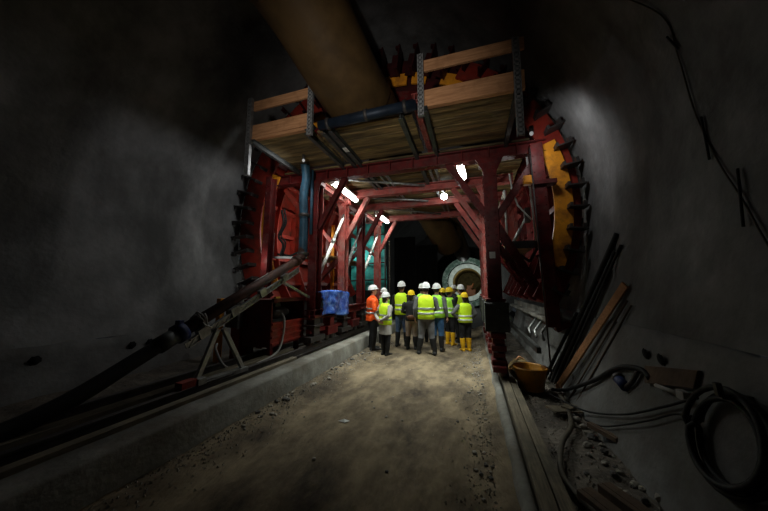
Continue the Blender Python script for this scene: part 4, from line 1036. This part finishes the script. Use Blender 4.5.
    for q in range(2):
        A = armpts[q]; wr = A[2] + (A[3] - A[2]) * .93
        mb.tube([A[0], A[1], A[1] + (A[2] - A[1]) * .5, A[2], A[2] + (A[3] - A[2]) * .4, wr], [.066, .072, .06, .056, .052, .042], 14)
    jk = mb.build('jacket' if not coat else 'coat', top, root, remesh=.011, smoothmod=3, xf=XF)
    def band(rings, z0, z1, off, nm, m, par, sl=0):
        mb = MB(); rs = []
        for z in (z0, (z0 + z1) / 2, z1):
            rx, ry, cy = lerp_rings(rings, z); rs.append(hring(z, rx + off, ry + off, cy))
        rs.append(hring(z1, rx, ry, cy)); mb.rings(rs, False, False); return mb.build(nm, m, par, xf=XF)
    if jstripe:
        for z in (1.0, 1.12): band(gr, z, z + .045, .012, 'reflective_band', stripe, jk)
        for q in range(2):
            A = armpts[q]; mb = MB(); c0 = A[2] + (A[3] - A[2]) * .3; c1 = A[2] + (A[3] - A[2]) * .48; mb.tube([c0, c1], .063, 14); mb.build('reflective_band', stripe, jk, xf=XF)
    if vest:
        vz = .88
        vr = [(vz, .197, .158, -.006), (1.0, .192, .15, -.005), (1.1, .184, .145, -.002), (1.22, .19, .148, 0), (1.34, .196, .146, -.006), (1.41, .176, .125, -.012), (1.455, .13, .1, -.01), (1.48, .09, .085, -.006)]
        mb = MB(); rs = []
        for t in vr:
            r = hring(*t)
            for k, p in enumerate(r): 
                f = .012 * fbm(p.x * 9, p.y * 9 + pos[0], p.z * 4); p.x *= 1 + f * 3; p.y += f
            rs.append(r)
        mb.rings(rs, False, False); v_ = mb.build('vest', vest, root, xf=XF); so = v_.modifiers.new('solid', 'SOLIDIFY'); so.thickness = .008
        for z in ((1.0, 1.12) if not zig else (.94, 1.06)): band(vr, z, z + .045, .012, 'reflective_band', stripe, v_)
    # trousers
    mb = MB(); mb.rings([hring(.82, .14, .11, 0), hring(.9, .178, .13, -.008), hring(.98, .17, .122, -.006), hring(1.05, .155, .115, 0)])
    for q in range(2):
        A = legpts[q]; k_ = A[1] + (A[2] - A[1])
        mb.tube([A[0], (A[0] + A[1]) / 2, A[1], A[1] + (A[2] - A[1]) * .5, A[1] + (A[2] - A[1]) * (.97 if boots == 'shoe' else .75)], [.102, .095, .076, .068, .066], 16)
    mb.build('trousers', legs, root, remesh=.012, smoothmod=3, xf=XF)
    bm_ = {'yellow': 'yboot', 'black': 'black', 'shoe': 'black'}[boots]
    for q in range(2):
        A = legpts[q]; f = A[2]; mb = MB()
        top_ = A[1] + (f - A[1]) * (.22 if boots != 'shoe' else .85)
        mb.tube([top_, top_ + (f - top_) * .5, f + V((0, 0, .02)), f + V((0, 0, -.06))], [.076, .070, .056, .056], 16)
        rs = []
        for (yy, rx, hh) in ((-.075, .03, .06), (-.06, .042, .085), (0, .044, .1), (.07, .048, .085), (.13, .05, .062), (.175, .04, .05), (.195, .02, .04)):
            rs.append([V((f.x + rx * cos(2 * pi * k / 14), f.y + yy, f.z - .09 + hh / 2 + hh / 2 * sin(2 * pi * k / 14))) for k in range(14)])
        mb.rings(rs); b_ = mb.build('boot', bm_, root, remesh=.01, smoothmod=2, xf=XF)
    if bag:
        mb = MB(); mb.ell((.02, -.15, .98), (.13, .05, .075)); mb.tube([(-.13, -.1, 1.0), (.13, -.12, 1.02)], .02, 8); mb.build('waist_bag', bag, root, xf=XF)
    root.rotation_euler = (0, 0, face)
    del root['_w']
    return root
P_ = person
D = radians
P_('person in an orange hi-vis jacket and white helmet standing by the left kerb', (-2.68, 7.44), D(-62), 1.70, 'whelm', 'hiorange', 'blackcloth', 'black', None, ('pocket', 'front'), coat=.80, jstripe=True, stripe='stripe_dim', wide=1.25)
P_('person in a pale grey coat and lime vest, hands clasped behind the back', (-2.22, 7.16), D(-30), 1.58, 'whelm', 'palecoat', 'blackcloth', 'black', 'hivis', ('behind', 'behind'), coat=.60, girl=True, stripe='stripe_dim', wide=1.08, stance=.03)
p3 = P_('person in a lime vest raising a camera behind the grey coated person', (-2.62, 8.3), D(35), 1.62, 'whelm', 'blackcloth', 'blackcloth', 'black', 'hivisg', ('raised', 'raised'))
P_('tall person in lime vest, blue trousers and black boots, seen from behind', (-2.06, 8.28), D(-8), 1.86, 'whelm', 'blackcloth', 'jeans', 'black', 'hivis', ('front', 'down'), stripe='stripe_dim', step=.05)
P_('person in black jacket, tan trousers and yellow helmet with brown waist bag', (-1.67, 7.84), D(5), 1.58, 'yhelm', 'blackcloth', 'khaki', 'black', None, ('front', 'front'), girl=True, bag='leather', wide=1.1)
P_('person in green vest and white helmet mostly hidden behind the dark jacketed person', (-1.55, 8.95), D(10), 1.77, 'whelm', 'greycloth', 'greycloth', 'black', 'hivisg', ('down', 'front'))
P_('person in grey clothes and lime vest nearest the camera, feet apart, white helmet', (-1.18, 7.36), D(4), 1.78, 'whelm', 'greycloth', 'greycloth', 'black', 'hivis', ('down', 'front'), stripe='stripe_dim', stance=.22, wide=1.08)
P_('person in green vest, bright blue jeans and white helmet at the middle of the group', (-.98, 8.02), D(-15), 1.79, 'whelm', 'greycloth', 'jeansb', 'black', 'hivisg', ('front', 'down'))
P_('person in green vest, black trousers, yellow helmet and yellow rubber boots, facing away', (-.72, 9.1), D(-40), 1.72, 'yhelm', 'blackcloth', 'blackcloth', 'yellow', 'hivisg', ('front', 'front'))
P_('person whose yellow helmet just shows between the two white helmets', (-.99, 9.85), D(20), 1.66, 'yhelm', 'greycloth', 'greycloth', 'black', 'hivisg', ('front', 'down'))
P_('person in black jacket and white helmet standing at the far side of the group', (-.65, 10.3), D(150), 1.80, 'whelm', 'blackcloth', 'blackcloth', 'black', None, ('front', 'front'))
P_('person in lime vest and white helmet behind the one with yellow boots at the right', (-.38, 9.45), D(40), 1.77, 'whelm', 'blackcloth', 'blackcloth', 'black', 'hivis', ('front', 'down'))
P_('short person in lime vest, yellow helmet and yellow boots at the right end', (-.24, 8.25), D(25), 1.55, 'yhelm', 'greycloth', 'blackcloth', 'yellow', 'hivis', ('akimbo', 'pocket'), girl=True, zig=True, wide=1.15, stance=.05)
# camera in raised hands
fx = D(35); cpos = V((-2.62, 8.3, 0)) + Matrix.Rotation(fx, 3, 'Z') @ V((0, .29, 1.42))
t = thing('camera', cpos, 'small black photo camera held up by the person behind the grey coat', 'camera')
R = Matrix.Rotation(fx, 3, 'Z')
mb = MB(); mb.box(cpos, (.13, .05, .085), R); mb.box(cpos + V((0, 0, .05)), (.05, .04, .025), R); mb.build('body', 'black', t, bevel=.006)
mb = MB(); mb.tube([cpos + R @ V((0, .02, 0)), cpos + R @ V((0, .09, 0))], .034, 16); mb.build('lens', 'darksteel', t)

for o in list(scene.objects):
    if '_w' in o: del o['_w']

# ------------------------------------------------------------------ camera, world
f = 280.0; cx, cy = 384.0, 255.5
p = math.atan(32.5 / f); th = math.atan(89 * cos(p) / f)
F = V((-sin(th) * cos(p), cos(th) * cos(p), sin(p))); Rr = V((cos(th), sin(th), 0)); U = Rr.cross(F)
cam = bpy.data.cameras.new('camera'); cam.sensor_width = 36; cam.sensor_fit = 'HORIZONTAL'; cam.lens = f / 768 * 36; cam.clip_start = .05
co = bpy.data.objects.new('scene_camera', cam); COL.objects.link(co)
co.matrix_world = Matrix.Translation((0, 0, 1.7)) @ Matrix((Rr, U, -F)).transposed().to_4x4()
scene.camera = co
w = bpy.data.worlds.new('world'); scene.world = w; w.use_nodes = True
w.node_tree.nodes['Background'].inputs['Color'].default_value = (.6, .7, .8, 1); w.node_tree.nodes['Background'].inputs['Strength'].default_value = .02
scene.view_settings.view_transform = 'Standard'
scene.view_settings.exposure = 0.0
